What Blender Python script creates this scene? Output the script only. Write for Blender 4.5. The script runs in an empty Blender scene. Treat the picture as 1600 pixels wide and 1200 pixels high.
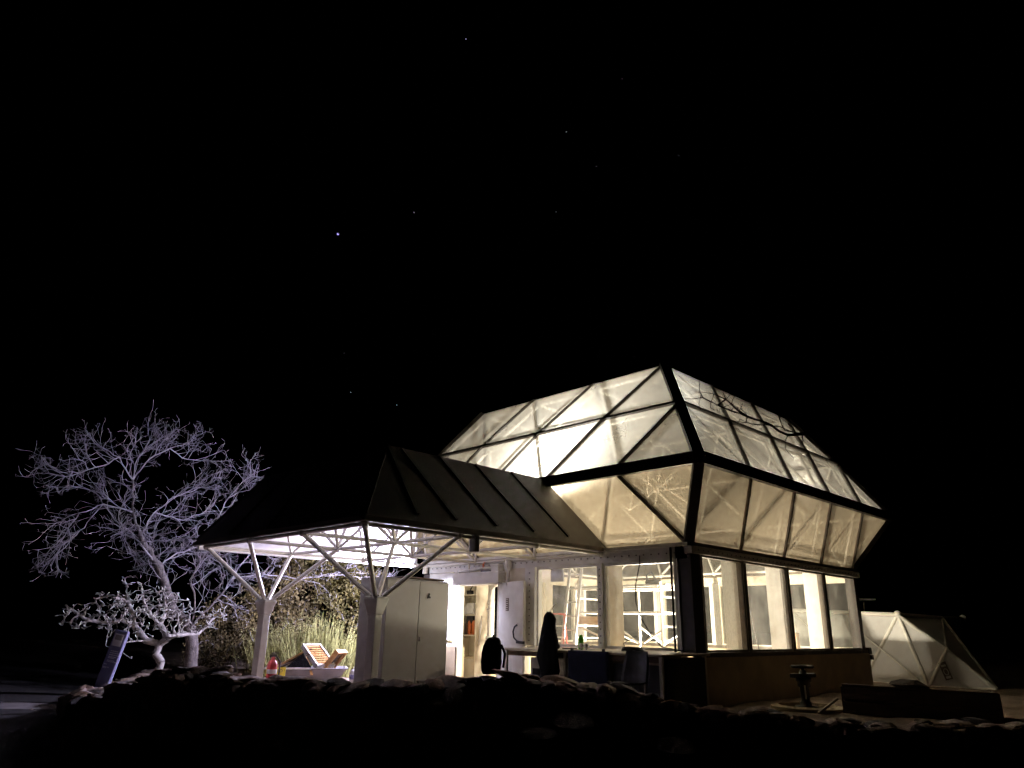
import bpy, bmesh, math, random
import numpy as np
from mathutils import Vector, Matrix, Quaternion
random.seed(7); rng = np.random.default_rng(7)
scene = bpy.context.scene
COL = scene.collection
PI = math.pi
U = 1.75                      # bay of the space frame, metres
EYE = 1.6
Z0 = EYE + .803 * U           # top of the walls
GZ = .45                      # terrace level

# ------------------------------------------------------------------ camera
cam_d = bpy.data.cameras.new('camera'); cam = bpy.data.objects.new('camera', cam_d); COL.objects.link(cam)
CAM = Vector((-6.284 * U, -3.881 * U, EYE))
yaw, pitch, roll = math.radians(45.333), math.radians(18.537), math.radians(1.031)
fw = Vector((math.cos(yaw) * math.cos(pitch), math.sin(yaw) * math.cos(pitch), math.sin(pitch)))
r_ = Vector((math.sin(yaw), -math.cos(yaw), 0)); u_ = r_.cross(fw)
R_ = math.cos(roll) * r_ + math.sin(roll) * u_
U_ = -math.sin(roll) * r_ + math.cos(roll) * u_
mw = Matrix((R_, U_, -fw)).transposed().to_4x4(); mw.translation = CAM
cam.matrix_world = mw
cam_d.sensor_width = 36; cam_d.lens = 1135.8 / 1600 * 36; cam_d.clip_start = .1; cam_d.clip_end = 3000
scene.camera = cam

# ------------------------------------------------------------------ night sky, exposure
world = bpy.data.worlds.new('World'); scene.world = world; world.use_nodes = True
wn = world.node_tree.nodes; wl = world.node_tree.links
bg = wn['Background']; sk = wn.new('ShaderNodeTexSky'); sk.sky_type = 'NISHITA'; sk.sun_disc = False
sk.sun_elevation = math.radians(-6); sk.sun_rotation = math.radians(200)
wl.new(sk.outputs[0], bg.inputs[0]); bg.inputs[1].default_value = .0006
scene.view_settings.view_transform = 'Standard'; scene.view_settings.look = 'None'
scene.view_settings.exposure = 0; scene.view_settings.gamma = 1
scene.view_settings.use_curve_mapping = False
scene.cycles.use_denoising = True
scene.cycles.max_bounces = 8; scene.cycles.transparent_max_bounces = 24
scene.cycles.diffuse_bounces = 4; scene.cycles.transmission_bounces = 6
scene.cycles.sample_clamp_indirect = 4

POWER_PORCH, POWER_HOT, POWER_ROOM, POWER_POST = 6600, 3700, 4900, 900

# ------------------------------------------------------------------ materials
MATS = {}
def new_mat(name):
    m = bpy.data.materials.new(name); m.use_nodes = True; m.node_tree.nodes.clear(); MATS[name] = m
    return m, m.node_tree.nodes, m.node_tree.links
def mat(name, c, c2=None, rough=.7, scale=6., metal=0., bump=.0, bscale=30., detail=5., lo=.35, hi=.65, spec=.5):
    m, n, l = new_mat(name)
    o = n.new('ShaderNodeOutputMaterial'); b = n.new('ShaderNodeBsdfPrincipled'); l.new(b.outputs[0], o.inputs[0])
    b.inputs['Roughness'].default_value = rough; b.inputs['Metallic'].default_value = metal
    b.inputs['Specular IOR Level'].default_value = spec
    tc = n.new('ShaderNodeTexCoord')
    nz = n.new('ShaderNodeTexNoise'); nz.inputs['Scale'].default_value = scale; nz.inputs['Detail'].default_value = detail
    l.new(tc.outputs['Object'], nz.inputs['Vector'])
    rp = n.new('ShaderNodeValToRGB'); c2 = c2 or tuple(x * .75 for x in c)
    rp.color_ramp.elements[0].position = lo; rp.color_ramp.elements[1].position = hi
    rp.color_ramp.elements[0].color = (*c2, 1); rp.color_ramp.elements[1].color = (*c, 1)
    l.new(nz.outputs[0], rp.inputs[0]); l.new(rp.outputs[0], b.inputs['Base Color'])
    if bump:
        n2 = n.new('ShaderNodeTexNoise'); n2.inputs['Scale'].default_value = bscale; n2.inputs['Detail'].default_value = 6
        l.new(tc.outputs['Object'], n2.inputs['Vector'])
        bp = n.new('ShaderNodeBump'); bp.inputs['Strength'].default_value = bump; bp.inputs['Distance'].default_value = .02
        l.new(n2.outputs[0], bp.inputs['Height']); l.new(bp.outputs[0], b.inputs['Normal'])
    return m
def glass(name, tint, trans_lo, trans_hi, dirt, scale=1.6, gloss=.08, streak=1., rough=.04):
    """glazing: clear share (transparent) and dusty share (translucent) mixed by streaky dirt, plus reflection"""
    m, n, l = new_mat(name)
    o = n.new('ShaderNodeOutputMaterial')
    tr = n.new('ShaderNodeBsdfTransparent'); tr.inputs[0].default_value = (*tint, 1)
    tl = n.new('ShaderNodeBsdfTranslucent'); df = n.new('ShaderNodeBsdfDiffuse')
    for x in (tl, df): x.inputs[0].default_value = (*dirt, 1)
    gl = n.new('ShaderNodeBsdfGlossy'); gl.inputs['Roughness'].default_value = rough
    tc = n.new('ShaderNodeTexCoord'); mp = n.new('ShaderNodeMapping')
    mp.inputs['Scale'].default_value = (streak, streak, .45)
    l.new(tc.outputs['Object'], mp.inputs[0])
    nz = n.new('ShaderNodeTexNoise'); nz.inputs['Scale'].default_value = scale; nz.inputs['Detail'].default_value = 4
    nz.inputs['Roughness'].default_value = .62; nz.inputs['Distortion'].default_value = .5
    l.new(mp.outputs[0], nz.inputs['Vector'])
    mr = n.new('ShaderNodeMapRange'); mr.inputs[1].default_value = .32; mr.inputs[2].default_value = .68
    mr.inputs[3].default_value = trans_lo; mr.inputs[4].default_value = trans_hi
    l.new(nz.outputs[0], mr.inputs[0])
    d2 = n.new('ShaderNodeMixShader'); d2.inputs[0].default_value = .22
    l.new(tl.outputs[0], d2.inputs[1]); l.new(df.outputs[0], d2.inputs[2])
    mx = n.new('ShaderNodeMixShader'); l.new(mr.outputs[0], mx.inputs[0])
    l.new(d2.outputs[0], mx.inputs[1]); l.new(tr.outputs[0], mx.inputs[2])
    lw = n.new('ShaderNodeFresnel'); lw.inputs[0].default_value = 1.45
    m2 = n.new('ShaderNodeMath'); m2.operation = 'MULTIPLY'; m2.inputs[1].default_value = gloss / .04
    m2.use_clamp = True; l.new(lw.outputs[0], m2.inputs[0])
    m3 = n.new('ShaderNodeMath'); m3.operation = 'MINIMUM'; m3.inputs[1].default_value = .5; l.new(m2.outputs[0], m3.inputs[0])
    mg = n.new('ShaderNodeMixShader'); l.new(m3.outputs[0], mg.inputs[0])
    l.new(mx.outputs[0], mg.inputs[1]); l.new(gl.outputs[0], mg.inputs[2])
    l.new(mg.outputs[0], o.inputs[0])
    return m
def emit(name, c, s):
    m, n, l = new_mat(name)
    o = n.new('ShaderNodeOutputMaterial'); e = n.new('ShaderNodeEmission')
    e.inputs[0].default_value = (*c, 1); e.inputs[1].default_value = s; l.new(e.outputs[0], o.inputs[0]); return m

glass('milky_glass', (.93, .95, .92), .33, .50, (.77, .765, .71), gloss=.03, scale=.9, rough=.22)
glass('band_glass', (.95, .92, .84), .20, .33, (.82, .72, .54), scale=.8, rough=.15)
glass('clear_glass', (.93, .95, .93), .80, .94, (.6, .6, .55), scale=3, gloss=.05, rough=.1)
glass('grey_milky_glass', (.93, .96, .95), .42, .60, (.72, .735, .71), gloss=.03, scale=.7, rough=.22)
glass('far_glass', (.93, .95, .93), .86, .95, (.50, .54, .54), scale=3, gloss=.0)
glass('spotted_glass', (.93, .95, .93), .72, .95, (.6, .6, .52), scale=26, gloss=.05, streak=1)
mat('white_paint', (.80, .79, .76), (.66, .65, .61), rough=.45, scale=3, bump=.05)
mat('cream_paint', (.76, .70, .57), (.66, .60, .48), rough=.6, scale=2.5, bump=.05)
mat('tube_white', (.82, .80, .75), (.70, .67, .6), rough=.4, scale=8)
mat('dark_steel', (.035, .026, .020), (.018, .014, .012), rough=.5, scale=5, metal=.2)
mat('brown_frame', (.10, .075, .05), (.06, .045, .032), rough=.55, scale=6)
mat('grey_frame', (.66, .62, .56), (.5, .47, .42), rough=.5, scale=6)
mat('bolt', (.09, .08, .075), rough=.4, metal=.6)
mat('roof_panel', (.10, .086, .07), (.065, .056, .046), rough=.6, scale=1.3, bump=.08)
mat('roof_under', (.84, .83, .82), (.74, .73, .72), rough=.6, scale=2)
mat('batten', (.03, .026, .022), rough=.7)
mat('concrete', (.64, .53, .36), (.48, .39, .26), rough=.9, scale=2.2, bump=.35, bscale=22)
mat('pale_concrete', (.42, .38, .36), (.30, .27, .26), rough=.9, scale=3, bump=.3)
mat('soil', (.38, .28, .21), (.21, .155, .115), rough=.95, scale=2.5, bump=.6, bscale=14)
mat('asphalt', (.075, .068, .062), (.04, .037, .035), rough=.9, scale=3, bump=.4, bscale=60)
mat('rock', (.62, .49, .43), (.30, .23, .195), rough=.9, scale=4, bump=.9, bscale=9, lo=.3, hi=.7)
mat('rock_pink', (.66, .47, .40), (.34, .23, .19), rough=.9, scale=5, bump=.9, bscale=9, lo=.3, hi=.7)
mat('rock_dark', (.12, .10, .09), (.06, .05, .045), rough=.9, scale=5, bump=.9, bscale=10)
mat('mortar', (.10, .085, .07), (.05, .043, .036), rough=.95, scale=7, bump=.7, bscale=18)
mat('bark', (.19, .165, .15), (.085, .072, .066), rough=.85, scale=14, bump=.9, bscale=35)
mat('twig', (.42, .39, .40), (.26, .24, .25), rough=.8, scale=9)
mat('pale_bark', (.42, .39, .36), (.26, .24, .22), rough=.8, scale=12, bump=.6, bscale=30)
mat('dark_bark', (.014, .012, .010), (.008, .007, .006), rough=1, scale=10, spec=0)
mat('pale_leaf', (.46, .47, .40), (.30, .31, .25), rough=.6, scale=5)
mat('olive_leaf', (.20, .165, .045), (.09, .08, .025), rough=.7, scale=3)
mat('brown_leaf', (.19, .145, .05), (.09, .07, .028), rough=.75, scale=3)
mat('feather_leaf', (.30, .29, .09), (.19, .19, .06), rough=.7, scale=4)
mat('dry_grass', (.52, .42, .30), (.32, .24, .16), rough=.8, scale=4)
mat('locker', (.47, .455, .45), (.42, .405, .40), rough=.5, scale=1.6, bump=.04)
mat('dark_rubber', (.02, .02, .022), rough=.8)
mat('black_cloth', (.012, .012, .014), (.006, .006, .007), rough=.95, scale=20, bump=.5, bscale=40, spec=.08)
mat('navy_cloth', (.022, .026, .052), (.014, .017, .036), rough=.9, scale=30, bump=.3, bscale=60, spec=.1)
mat('bench_top', (.62, .56, .47), (.50, .45, .37), rough=.6, scale=4, bump=.1)
mat('red_paint', (.50, .035, .03), (.38, .03, .025), rough=.4)
mat('yellow_paint', (.80, .62, .05), (.70, .53, .04), rough=.5)
mat('green_plastic', (.12, .55, .02), (.09, .45, .015), rough=.7)
mat('wood_orange', (.50, .27, .09), (.34, .17, .055), rough=.6, scale=9)
mat('wood_dark', (.12, .075, .045), (.07, .045, .03), rough=.85, scale=6, bump=.3)
mat('grey_plastic', (.26, .25, .27), (.20, .195, .21), rough=.6)
mat('dark_grey', (.06, .06, .06), (.045, .045, .045), rough=.6)
mat('sign_blue', (.15, .15, .29), (.13, .13, .25), rough=.5)
mat('sign_text', (.75, .75, .82), rough=.6)
mat('brown_plaque', (.12, .085, .05), (.09, .065, .04), rough=.6)
mat('aluminium', (.62, .62, .62), (.5, .5, .5), rough=.35, metal=.7)
mat('orange_can', (.55, .14, .03), (.4, .09, .02), rough=.5)
mat('carton', (.55, .36, .18), (.46, .30, .15), rough=.8)
mat('paper', (.82, .82, .80), rough=.8)
mat('dome_panel', (.70, .69, .68), (.58, .57, .56), rough=.75, scale=1.6, bump=.15)
mat('dome_shaded', (.16, .14, .125), (.12, .105, .095), rough=.8, scale=2)  # darkened copy of the panel colour: shade of the unlit faces
emit('lamp_cool', (.86, .87, 1.0), 60)
emit('lamp_warm', (1.0, .86, .62), 60)

# ------------------------------------------------------------------ helpers
def ploc(o):
    v = Vector((0, 0, 0))
    while o is not None: v += o.location; o = o.parent
    return v
def put(name, me, parent=None, m=None):
    ob = bpy.data.objects.new(name, me); COL.objects.link(ob)
    if parent is not None: ob.parent = parent
    if m and not me.materials: me.materials.append(MATS[m])
    return ob
def mesh(name, V, F, m, parent=None, smooth=False):
    off = ploc(parent)
    me = bpy.data.meshes.new(name)
    me.from_pydata([tuple(Vector(v) - off) for v in V], [], F); me.materials.append(MATS[m])
    if smooth: me.polygons.foreach_set('use_smooth', [True] * len(me.polygons))
    me.update()
    return put(name, me, parent)
def thing(name, label, cat, loc=(0, 0, 0), group=None):
    o = bpy.data.objects.new(name, None); COL.objects.link(o); o.location = loc; o.empty_display_size = .2
    return tag(o, label, cat, group)
def tag(o, label, cat, group=None, kind=None):
    if label: o['label'] = label
    if cat: o['category'] = cat
    if group: o['group'] = group
    if kind or cat: o['kind'] = kind or 'thing'
    return o
class G:                       # collects geometry in world coordinates
    def __init__(s): s.V = []; s.F = []
    def add(s, V, F):
        b = len(s.V); s.V += [tuple(v) for v in V]; s.F += [tuple(i + b for i in f) for f in F]; return s
    def box(s, c, d, rz=0, M=None):
        x, y, z = (k / 2 for k in d); V = []
        for a in ((-x, -y, -z), (x, -y, -z), (x, y, -z), (-x, y, -z), (-x, -y, z), (x, -y, z), (x, y, z), (-x, y, z)):
            v = Vector(a)
            if M is not None: v = M @ v
            elif rz: v.rotate(Quaternion((0, 0, 1), rz))
            V.append(v + Vector(c))
        return s.add(V, [(3, 2, 1, 0), (4, 5, 6, 7), (0, 1, 5, 4), (1, 2, 6, 5), (2, 3, 7, 6), (3, 0, 4, 7)])
    def bar(s, p, q, w, h, up=(0, 0, 1)):
        p, q = Vector(p), Vector(q); d = (q - p).normalized(); up = Vector(up)
        if abs(d.dot(up)) > .98: up = Vector((1, 0, 0))
        a = d.cross(up).normalized(); b = a.cross(d)
        V = [e + a * (w / 2 * i) + b * (h / 2 * j) for e in (p, q) for i, j in ((-1, -1), (1, -1), (1, 1), (-1, 1))]
        return s.add(V, [(0, 1, 2, 3), (7, 6, 5, 4), (0, 4, 5, 1), (1, 5, 6, 2), (2, 6, 7, 3), (3, 7, 4, 0)])
    def tube(s, pts, r, n=8, cap=True):
        pts = [Vector(p) for p in pts]; rr = r if isinstance(r, (list, tuple)) else [r] * len(pts)
        rings = []; prev = None
        for i, p in enumerate(pts):
            d = (pts[min(i + 1, len(pts) - 1)] - pts[max(i - 1, 0)]).normalized()
            if prev is None:
                prev = d.orthogonal().normalized()
            a = (prev - d * prev.dot(d)); a = a.normalized() if a.length > 1e-6 else d.orthogonal().normalized(); prev = a
            b = d.cross(a)
            rings.append([p + (a * math.cos(2 * PI * k / n) + b * math.sin(2 * PI * k / n)) * rr[i] for k in range(n)])
        V = [v for R in rings for v in R]; F = []
        for i in range(len(pts) - 1):
            for k in range(n):
                F.append((i * n + k, i * n + (k + 1) % n, (i + 1) * n + (k + 1) % n, (i + 1) * n + k))
        if cap: F += [tuple(range(n))[::-1], tuple(range((len(pts) - 1) * n, len(pts) * n))]
        return s.add(V, F)
    def lathe(s, c, prof, n=16, M=None):          # prof: (r, z)
        V = []; F = []
        for (r, z) in prof:
            for k in range(n):
                v = Vector((r * math.cos(2 * PI * k / n), r * math.sin(2 * PI * k / n), z))
                if M is not None: v = M @ v
                V.append(v + Vector(c))
        for i in range(len(prof) - 1):
            for k in range(n): F.append((i * n + k, i * n + (k + 1) % n, (i + 1) * n + (k + 1) % n, (i + 1) * n + k))
        F += [tuple(range(n))[::-1], tuple(range((len(prof) - 1) * n, len(prof) * n))]
        return s.add(V, F)
    def sheet(s, P, t):                           # polygon with thickness t (outwards along its normal)
        P = [Vector(p) for p in P]; nrm = (P[1] - P[0]).cross(P[2] - P[0]).normalized(); k = len(P)
        V = P + [p + nrm * t for p in P]
        F = [tuple(range(k))[::-1], tuple(range(k, 2 * k))] + [(i, (i + 1) % k, k + (i + 1) % k, k + i) for i in range(k)]
        return s.add(V, F)
    def build(s, name, m, parent=None, smooth=False): return mesh(name, s.V, s.F, m, parent, smooth)

def bevel(o, w=.01, seg=2):
    b = o.modifiers.new('bevel', 'BEVEL'); b.width = w; b.segments = seg; b.limit_method = 'ANGLE'; return o
def smooth_by_angle(o):
    for p in o.data.polygons: p.use_smooth = True
    return o
# shared unit cylinder for all the round struts
def unit_cyl(n=10):
    g = G().lathe((0, 0, 0), [(1, -.5), (1, .5)], n); me = bpy.data.meshes.new('strut')
    me.from_pydata(g.V, [], g.F); me.polygons.foreach_set('use_smooth', [len(p.vertices) == 4 for p in me.polygons]); return me
CYL = {}
def strut(p, q, r, m, parent, name='strut'):
    if m not in CYL: CYL[m] = unit_cyl(); CYL[m].materials.append(MATS[m])
    p, q = Vector(p), Vector(q); d = q - p
    o = put(name, CYL[m], parent); o.location = (p + q) / 2 - ploc(parent)
    o.rotation_mode = 'QUATERNION'; o.rotation_quaternion = Vector((0, 0, 1)).rotation_difference(d.normalized())
    o.scale = (r, r, d.length); return o
BALL = {}
def ball(c, r, m, parent, name='node'):
    if m not in BALL:
        bm = bmesh.new(); bmesh.ops.create_icosphere(bm, subdivisions=2, radius=1); me = bpy.data.meshes.new(name); bm.to_mesh(me); bm.free()
        me.polygons.foreach_set('use_smooth', [True] * len(me.polygons)); me.materials.append(MATS[m]); BALL[m] = me
    o = put(name, BALL[m], parent); o.location = Vector(c) - ploc(parent); o.scale = (r, r, r); return o
def point_light(name, loc, power, color, radius, parent):
    d = bpy.data.lights.new(name, 'POINT'); d.energy = power; d.color = color; d.shadow_soft_size = radius
    o = bpy.data.objects.new(name, d); COL.objects.link(o); o.parent = parent; o.location = Vector(loc) - ploc(parent); return o

def P2(px, py, D):             # the place D metres (on plan) from the camera under a direction
    d = fw * 1135.8 + R_ * (px - 800) - U_ * (py - 600); d = d / math.hypot(d.x, d.y); return CAM + d * D

# ------------------------------------------------------------------ setting: sky, ground, terrace
sky = bpy.data.objects.new('sky', None); COL.objects.link(sky); sky['kind'] = 'structure'
for px, py, r, s, c in ((528, 366, 1.15, 9, (.6, .7, 1)), (728, 61, .55, 2.2, (.85, .9, 1)), (972, 123, .5, .7, (1, .95, .9)), (885, 206, .5, 1.3, (1, .9, .8)),
                        (647, 332, .55, 1.8, (1, .95, .85)), (932, 260, .5, .45, (1, 1, 1)), (869, 331, .45, .4, (1, 1, 1)), (548, 613, .5, 1.3, (.95, .95, 1)),
                        (620, 633, .5, 1.5, (.85, .95, 1)), (538, 552, .45, .35, (1, 1, 1)), (991, 557, .45, .5, (1, 1, 1)), (1060, 243, .4, .3, (1, 1, 1))):
    mn = 'star_%d' % px; emit(mn, c, s)
    bm = bmesh.new(); bmesh.ops.create_icosphere(bm, subdivisions=1, radius=r); me = bpy.data.meshes.new('star'); bm.to_mesh(me); bm.free()
    o = put('star', me, sky, mn); d = (P2(px, py, 1) - CAM).normalized(); o.location = CAM + d * 1500

g = G().add([(-900, -900, 0), (900, -900, 0), (900, 900, 0), (-900, 900, 0)], [(0, 1, 2, 3)])
ground = g.build('ground', 'asphalt'); ground['kind'] = 'structure'

pth = G().add([(-7.323, 12.448, 0.004), (-5.896, 10.223, 0.004), (-6.131, 9.391, 0.004), (-7.624, 10.71, 0.004)], [(0, 1, 2, 3)]).build('path', 'pale_concrete'); pth['kind'] = 'structure'
EDGE = [(0, 26), (-3.0, 15), (-4.6, 11.7), (-5.5, 10.1), (-6.2, 8.4), (-6.7, 7.2), (-7.1, 5.9), (-7.3, 4.9), (-7.35, 3.9), (-7.2, 3.2), (-7.0, 2.8), (-6.3, 1.85), (-5.4, .95), (-4.4, .15),
        (-3.8, -.35), (-2.9, -1.6), (-2.2, -2.5), (-1.2, -3.3), (.6, -4.1), (3, -5.2), (6, -6.3), (18, -8.5), (40, -14)]
POLY = np.array(EDGE + [(60, -12), (60, 50), (0, 50)])
def inside(x, y):
    c = np.zeros(x.shape, bool); n = len(POLY)
    for i in range(n):
        x1, y1 = POLY[i]; x2, y2 = POLY[(i + 1) % n]
        if y1 == y2: continue
        t = ((y1 > y) != (y2 > y)) & (x < (x2 - x1) * (y - y1) / (y2 - y1) + x1); c ^= t
    return c
def edge_dist(x, y):
    D = np.full(x.shape, 1e9)
    for (x1, y1), (x2, y2) in zip(EDGE[:-1], EDGE[1:]):
        L = (x2 - x1) ** 2 + (y2 - y1) ** 2; t = np.clip(((x - x1) * (x2 - x1) + (y - y1) * (y2 - y1)) / L, 0, 1)
        D = np.minimum(D, np.hypot(x - x1 - t * (x2 - x1), y - y1 - t * (y2 - y1)))
    return D
xs = np.concatenate([np.arange(-14, 4, .16), np.arange(4, 14, .4), np.arange(14, 60.1, 2.)])
ys = np.concatenate([np.arange(-12, -5, .5), np.arange(-5, 13, .16), np.arange(13, 20, .5), np.arange(20, 50.1, 2.)])
XX, YY = np.meshgrid(xs, ys); ins = inside(XX, YY); ed = edge_dist(XX, YY) * np.where(ins, 1, -1)
wob = .05 * np.sin(3.1 * XX + 1.7 * YY) * np.sin(2.3 * YY - XX) + .03 * np.sin(7.3 * XX) * np.sin(6.1 * YY + 1.) + rng.normal(0, .012, XX.shape)
s = np.clip((ed + .32 + wob * 2) / .5, 0, 1); s = s * s * (3 - 2 * s)
ZZ = -.04 + (GZ + .04) * s + np.where(ins, wob * .35, 0) + .045 * np.exp(-((ed - .3) / .35) ** 2) * s
porch = (XX > -5.8) & (YY > .8) & (YY < 7.6) & (XX < 8)
ZZ = np.where(porch & (ed > .8), GZ + .005 * rng.normal(0, 1, XX.shape), ZZ)
nx, ny = len(xs), len(ys)
V = np.stack([XX, YY, ZZ], -1).reshape(-1, 3).tolist()
F = [(j * nx + i, j * nx + i + 1, (j + 1) * nx + i + 1, (j + 1) * nx + i) for j in range(ny - 1) for i in range(nx - 1)
     if max(ZZ[j, i], ZZ[j + 1, i + 1], ZZ[j, i + 1], ZZ[j + 1, i]) > -.03]
terrace = mesh('terrace', V, F, 'soil', smooth=True); terrace['kind'] = 'structure'
def tz(x, y):
    i = min(max(int(np.searchsorted(xs, x)) - 1, 0), nx - 1); j = min(max(int(np.searchsorted(ys, y)) - 1, 0), ny - 1); return max(float(ZZ[j, i]), 0)

# ------------------------------------------------------------------ glass test module
O1, I1 = .441, .465
def W(a, b, z=Z0): return Vector((a * U, b * U, z))
def Bn(a, b): return Vector(((-O1 + a * (4 + 2 * O1) / 5) * U, (-O1 + b * (4 + 2 * O1) / 5) * U, Z0 + .722 * U))
def Mn(a, b): return Vector((a * U, b * U, Z0 + 1.437 * U))
def Tn(a, b): return Vector(((I1 + a * (4 - 2 * I1) / 3) * U, (I1 + b * (4 - 2 * I1) / 3) * U, Z0 + 2.095 * U))
CEN = Vector((2 * U, 2 * U, Z0 + .6 * U))
def rot(p): return Vector((4 * U - p.x, 4 * U - p.y, p.z))
mod = thing('glass_module', 'glowing faceted glass greenhouse building with dark belt beam and pyramid roof', 'greenhouse', (2 * U, 2 * U, 0))
def face_fn(side):
    if side == 'left': return lambda f, k: f(0, k)
    if side == 'right': return lambda f, k: f(k, 0)
    if side == 'far_x': return lambda f, k: rot(f(0, k))
    return lambda f, k: rot(f(k, 0))
def outn(P):
    n = (P[1] - P[0]).cross(P[2] - P[0]).normalized()
    return n if n.dot(P[0] - CEN) > 0 else -n
def pane(P, m, parent, name='pane', inset=.0):
    P = [Vector(p) for p in P]
    return mesh(name, P, [tuple(range(len(P)))], m, parent)
def mull(p, q, n, w=.055, h=.09, m='dark_steel', name='mullion', parent=None):
    # the bar lies across the glass, proud of it
    p, q, n = Vector(p), Vector(q), Vector(n); d = (q - p).normalized()
    return G().bar(p + n * (h / 2 - .05), q + n * (h / 2 - .05), w, h, up=n).build(name, m, parent or mod)
seen = set()
def inner(p): return p + (CEN - p).normalized() * .17
def itube(p, q, r=.033):
    key = tuple(sorted((tuple(round(c, 3) for c in p), tuple(round(c, 3) for c in q))))
    if key in seen: return
    seen.add(key); strut(inner(p), inner(q), r, 'tube_white', mod)
nodes_done = set()
for side in ('left', 'right', 'far_x', 'far_y'):
    f = face_fn(side); diag = side in ('left', 'far_x')
    wk = [f(W, k) for k in range(5)]; bk = [f(Bn, k) for k in range(6)]; mk = [f(Mn, k) for k in range(5)]; tk = [f(Tn, k) for k in range(4)]
    nb = outn([wk[0], bk[0], bk[3]]); nl = outn([bk[0], bk[3], mk[1]]); nu = outn([mk[0], mk[3], tk[1]])
    if diag:
        pane([tk[0], mk[0], mk[1]], 'milky_glass', mod)
        for k in range(3): pane([tk[k], mk[k + 1], mk[k + 2], tk[k + 1]], 'milky_glass', mod); mull(tk[k], mk[k + 1], nu)
        pane([mk[0], bk[0], bk[1]], 'milky_glass', mod)
        for k in range(4): pane([mk[k], bk[k + 1], bk[k + 2], mk[k + 1]], 'milky_glass', mod); mull(mk[k], bk[k + 1], nl)
        pane([bk[0], bk[1], wk[0]], 'band_glass', mod)
        for k in range(4): pane([bk[k + 1], bk[k + 2], wk[k + 1], wk[k]] if k < 4 else None, 'band_glass', mod)
        for k in range(4): mull(bk[k + 1], wk[k], nb, .06, .09, 'brown_frame')
        for k in range(4): itube(tk[k], mk[k]); itube(tk[k], mk[k + 1])
        for k in range(5): itube(mk[k], bk[k]); itube(mk[k], bk[k + 1]); itube(wk[k], bk[k]); itube(wk[k], bk[k + 1])
    else:
        for k in range(3):
            pane([tk[k], tk[k + 1], mk[k + 1], mk[k]], 'grey_milky_glass', mod)
        pane([tk[3], mk[4], mk[3]], 'grey_milky_glass', mod)
        for k in range(1, 4): mull(tk[k], mk[k], nu, .045)
        for k in range(4): pane([mk[k], mk[k + 1], bk[k + 1], bk[k]], 'grey_milky_glass', mod)
        pane([mk[4], bk[5], bk[4]], 'grey_milky_glass', mod)
        for k in range(1, 5): mull(mk[k], bk[k], nl, .045)
        for k in range(4): pane([bk[k], bk[k + 1], wk[k + 1], wk[k]], 'band_glass', mod)
        pane([bk[4], bk[5], wk[4]], 'band_glass', mod)
        for k in range(1, 5): mull(bk[k], wk[k], nb, .05, .09, 'brown_frame')
        for k in range(4): itube(tk[k], mk[k]); itube(tk[k], mk[k + 1])
        for k in range(5): itube(mk[k], bk[k]); itube(mk[k], bk[k + 1]); itube(wk[k], bk[k]); itube(wk[k], bk[k + 1])
    mull(mk[0], mk[4], (nl + nu).normalized(), .065, .10)                 # rail between the two glass tiers
    mull(tk[0], tk[3], (nu + Vector((0, 0, 1))).normalized(), .04, .05, name='ridge_bar')
    G().bar(bk[0], bk[5], .10, .20).build('belt_beam', 'dark_steel', mod)
    for A, nm in ((wk, 5), (bk, 6), (mk, 5), (tk, 4)):
        for k in range(nm - 1): itube(A[k], A[k + 1])
        for k in range(nm):
            key = tuple(round(c, 2) for c in A[k])
            if key not in nodes_done: nodes_done.add(key); ball(inner(A[k]), .062, 'tube_white', mod)
# hips at the four corners
for a, b in ((0, 0), (1, 0), (1, 1), (0, 1)):
    t, m_, b_, w_ = Tn(3 * a, 3 * b), Mn(4 * a, 4 * b), Bn(5 * a, 5 * b), W(4 * a, 4 * b)
    od = Vector((2 * a - 1, 2 * b - 1, 0)).normalized()
    up = (od + Vector((0, 0, .9))).normalized()
    G().bar(t, b_, .19, .09, up=up).build('hip_beam', 'dark_steel', mod)
    G().bar(b_, w_, .17, .10, up=(od + Vector((0, 0, -.7))).normalized()).build('corner_beam', 'dark_steel', mod)
# flat top of the roof: nine panes between bars
for a in range(3):
    for b in range(3): pane([Tn(a, b), Tn(a + 1, b), Tn(a + 1, b + 1), Tn(a, b + 1)], 'milky_glass', mod)
for k in (1, 2):
    mull(Tn(k, 0), Tn(k, 3), (0, 0, 1)); mull(Tn(0, k), Tn(3, k), (0, 0, 1))
    itube(Tn(k, 0), Tn(k, 3)); itube(Tn(0, k), Tn(3, k))
# second layer of the space frame under the roof
for a in range(4):
    for b in range(4):
        c = Vector(((.5 + a) * U, (.5 + b) * U, Z0 + .722 * U + .25))
        if 0 < a < 3 and 0 < b < 3:
            for q in ((a, b), (a + 1, b), (a, b + 1), (a + 1, b + 1)): strut(c, inner(Mn(*q)), .028, 'tube_white', mod)

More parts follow.
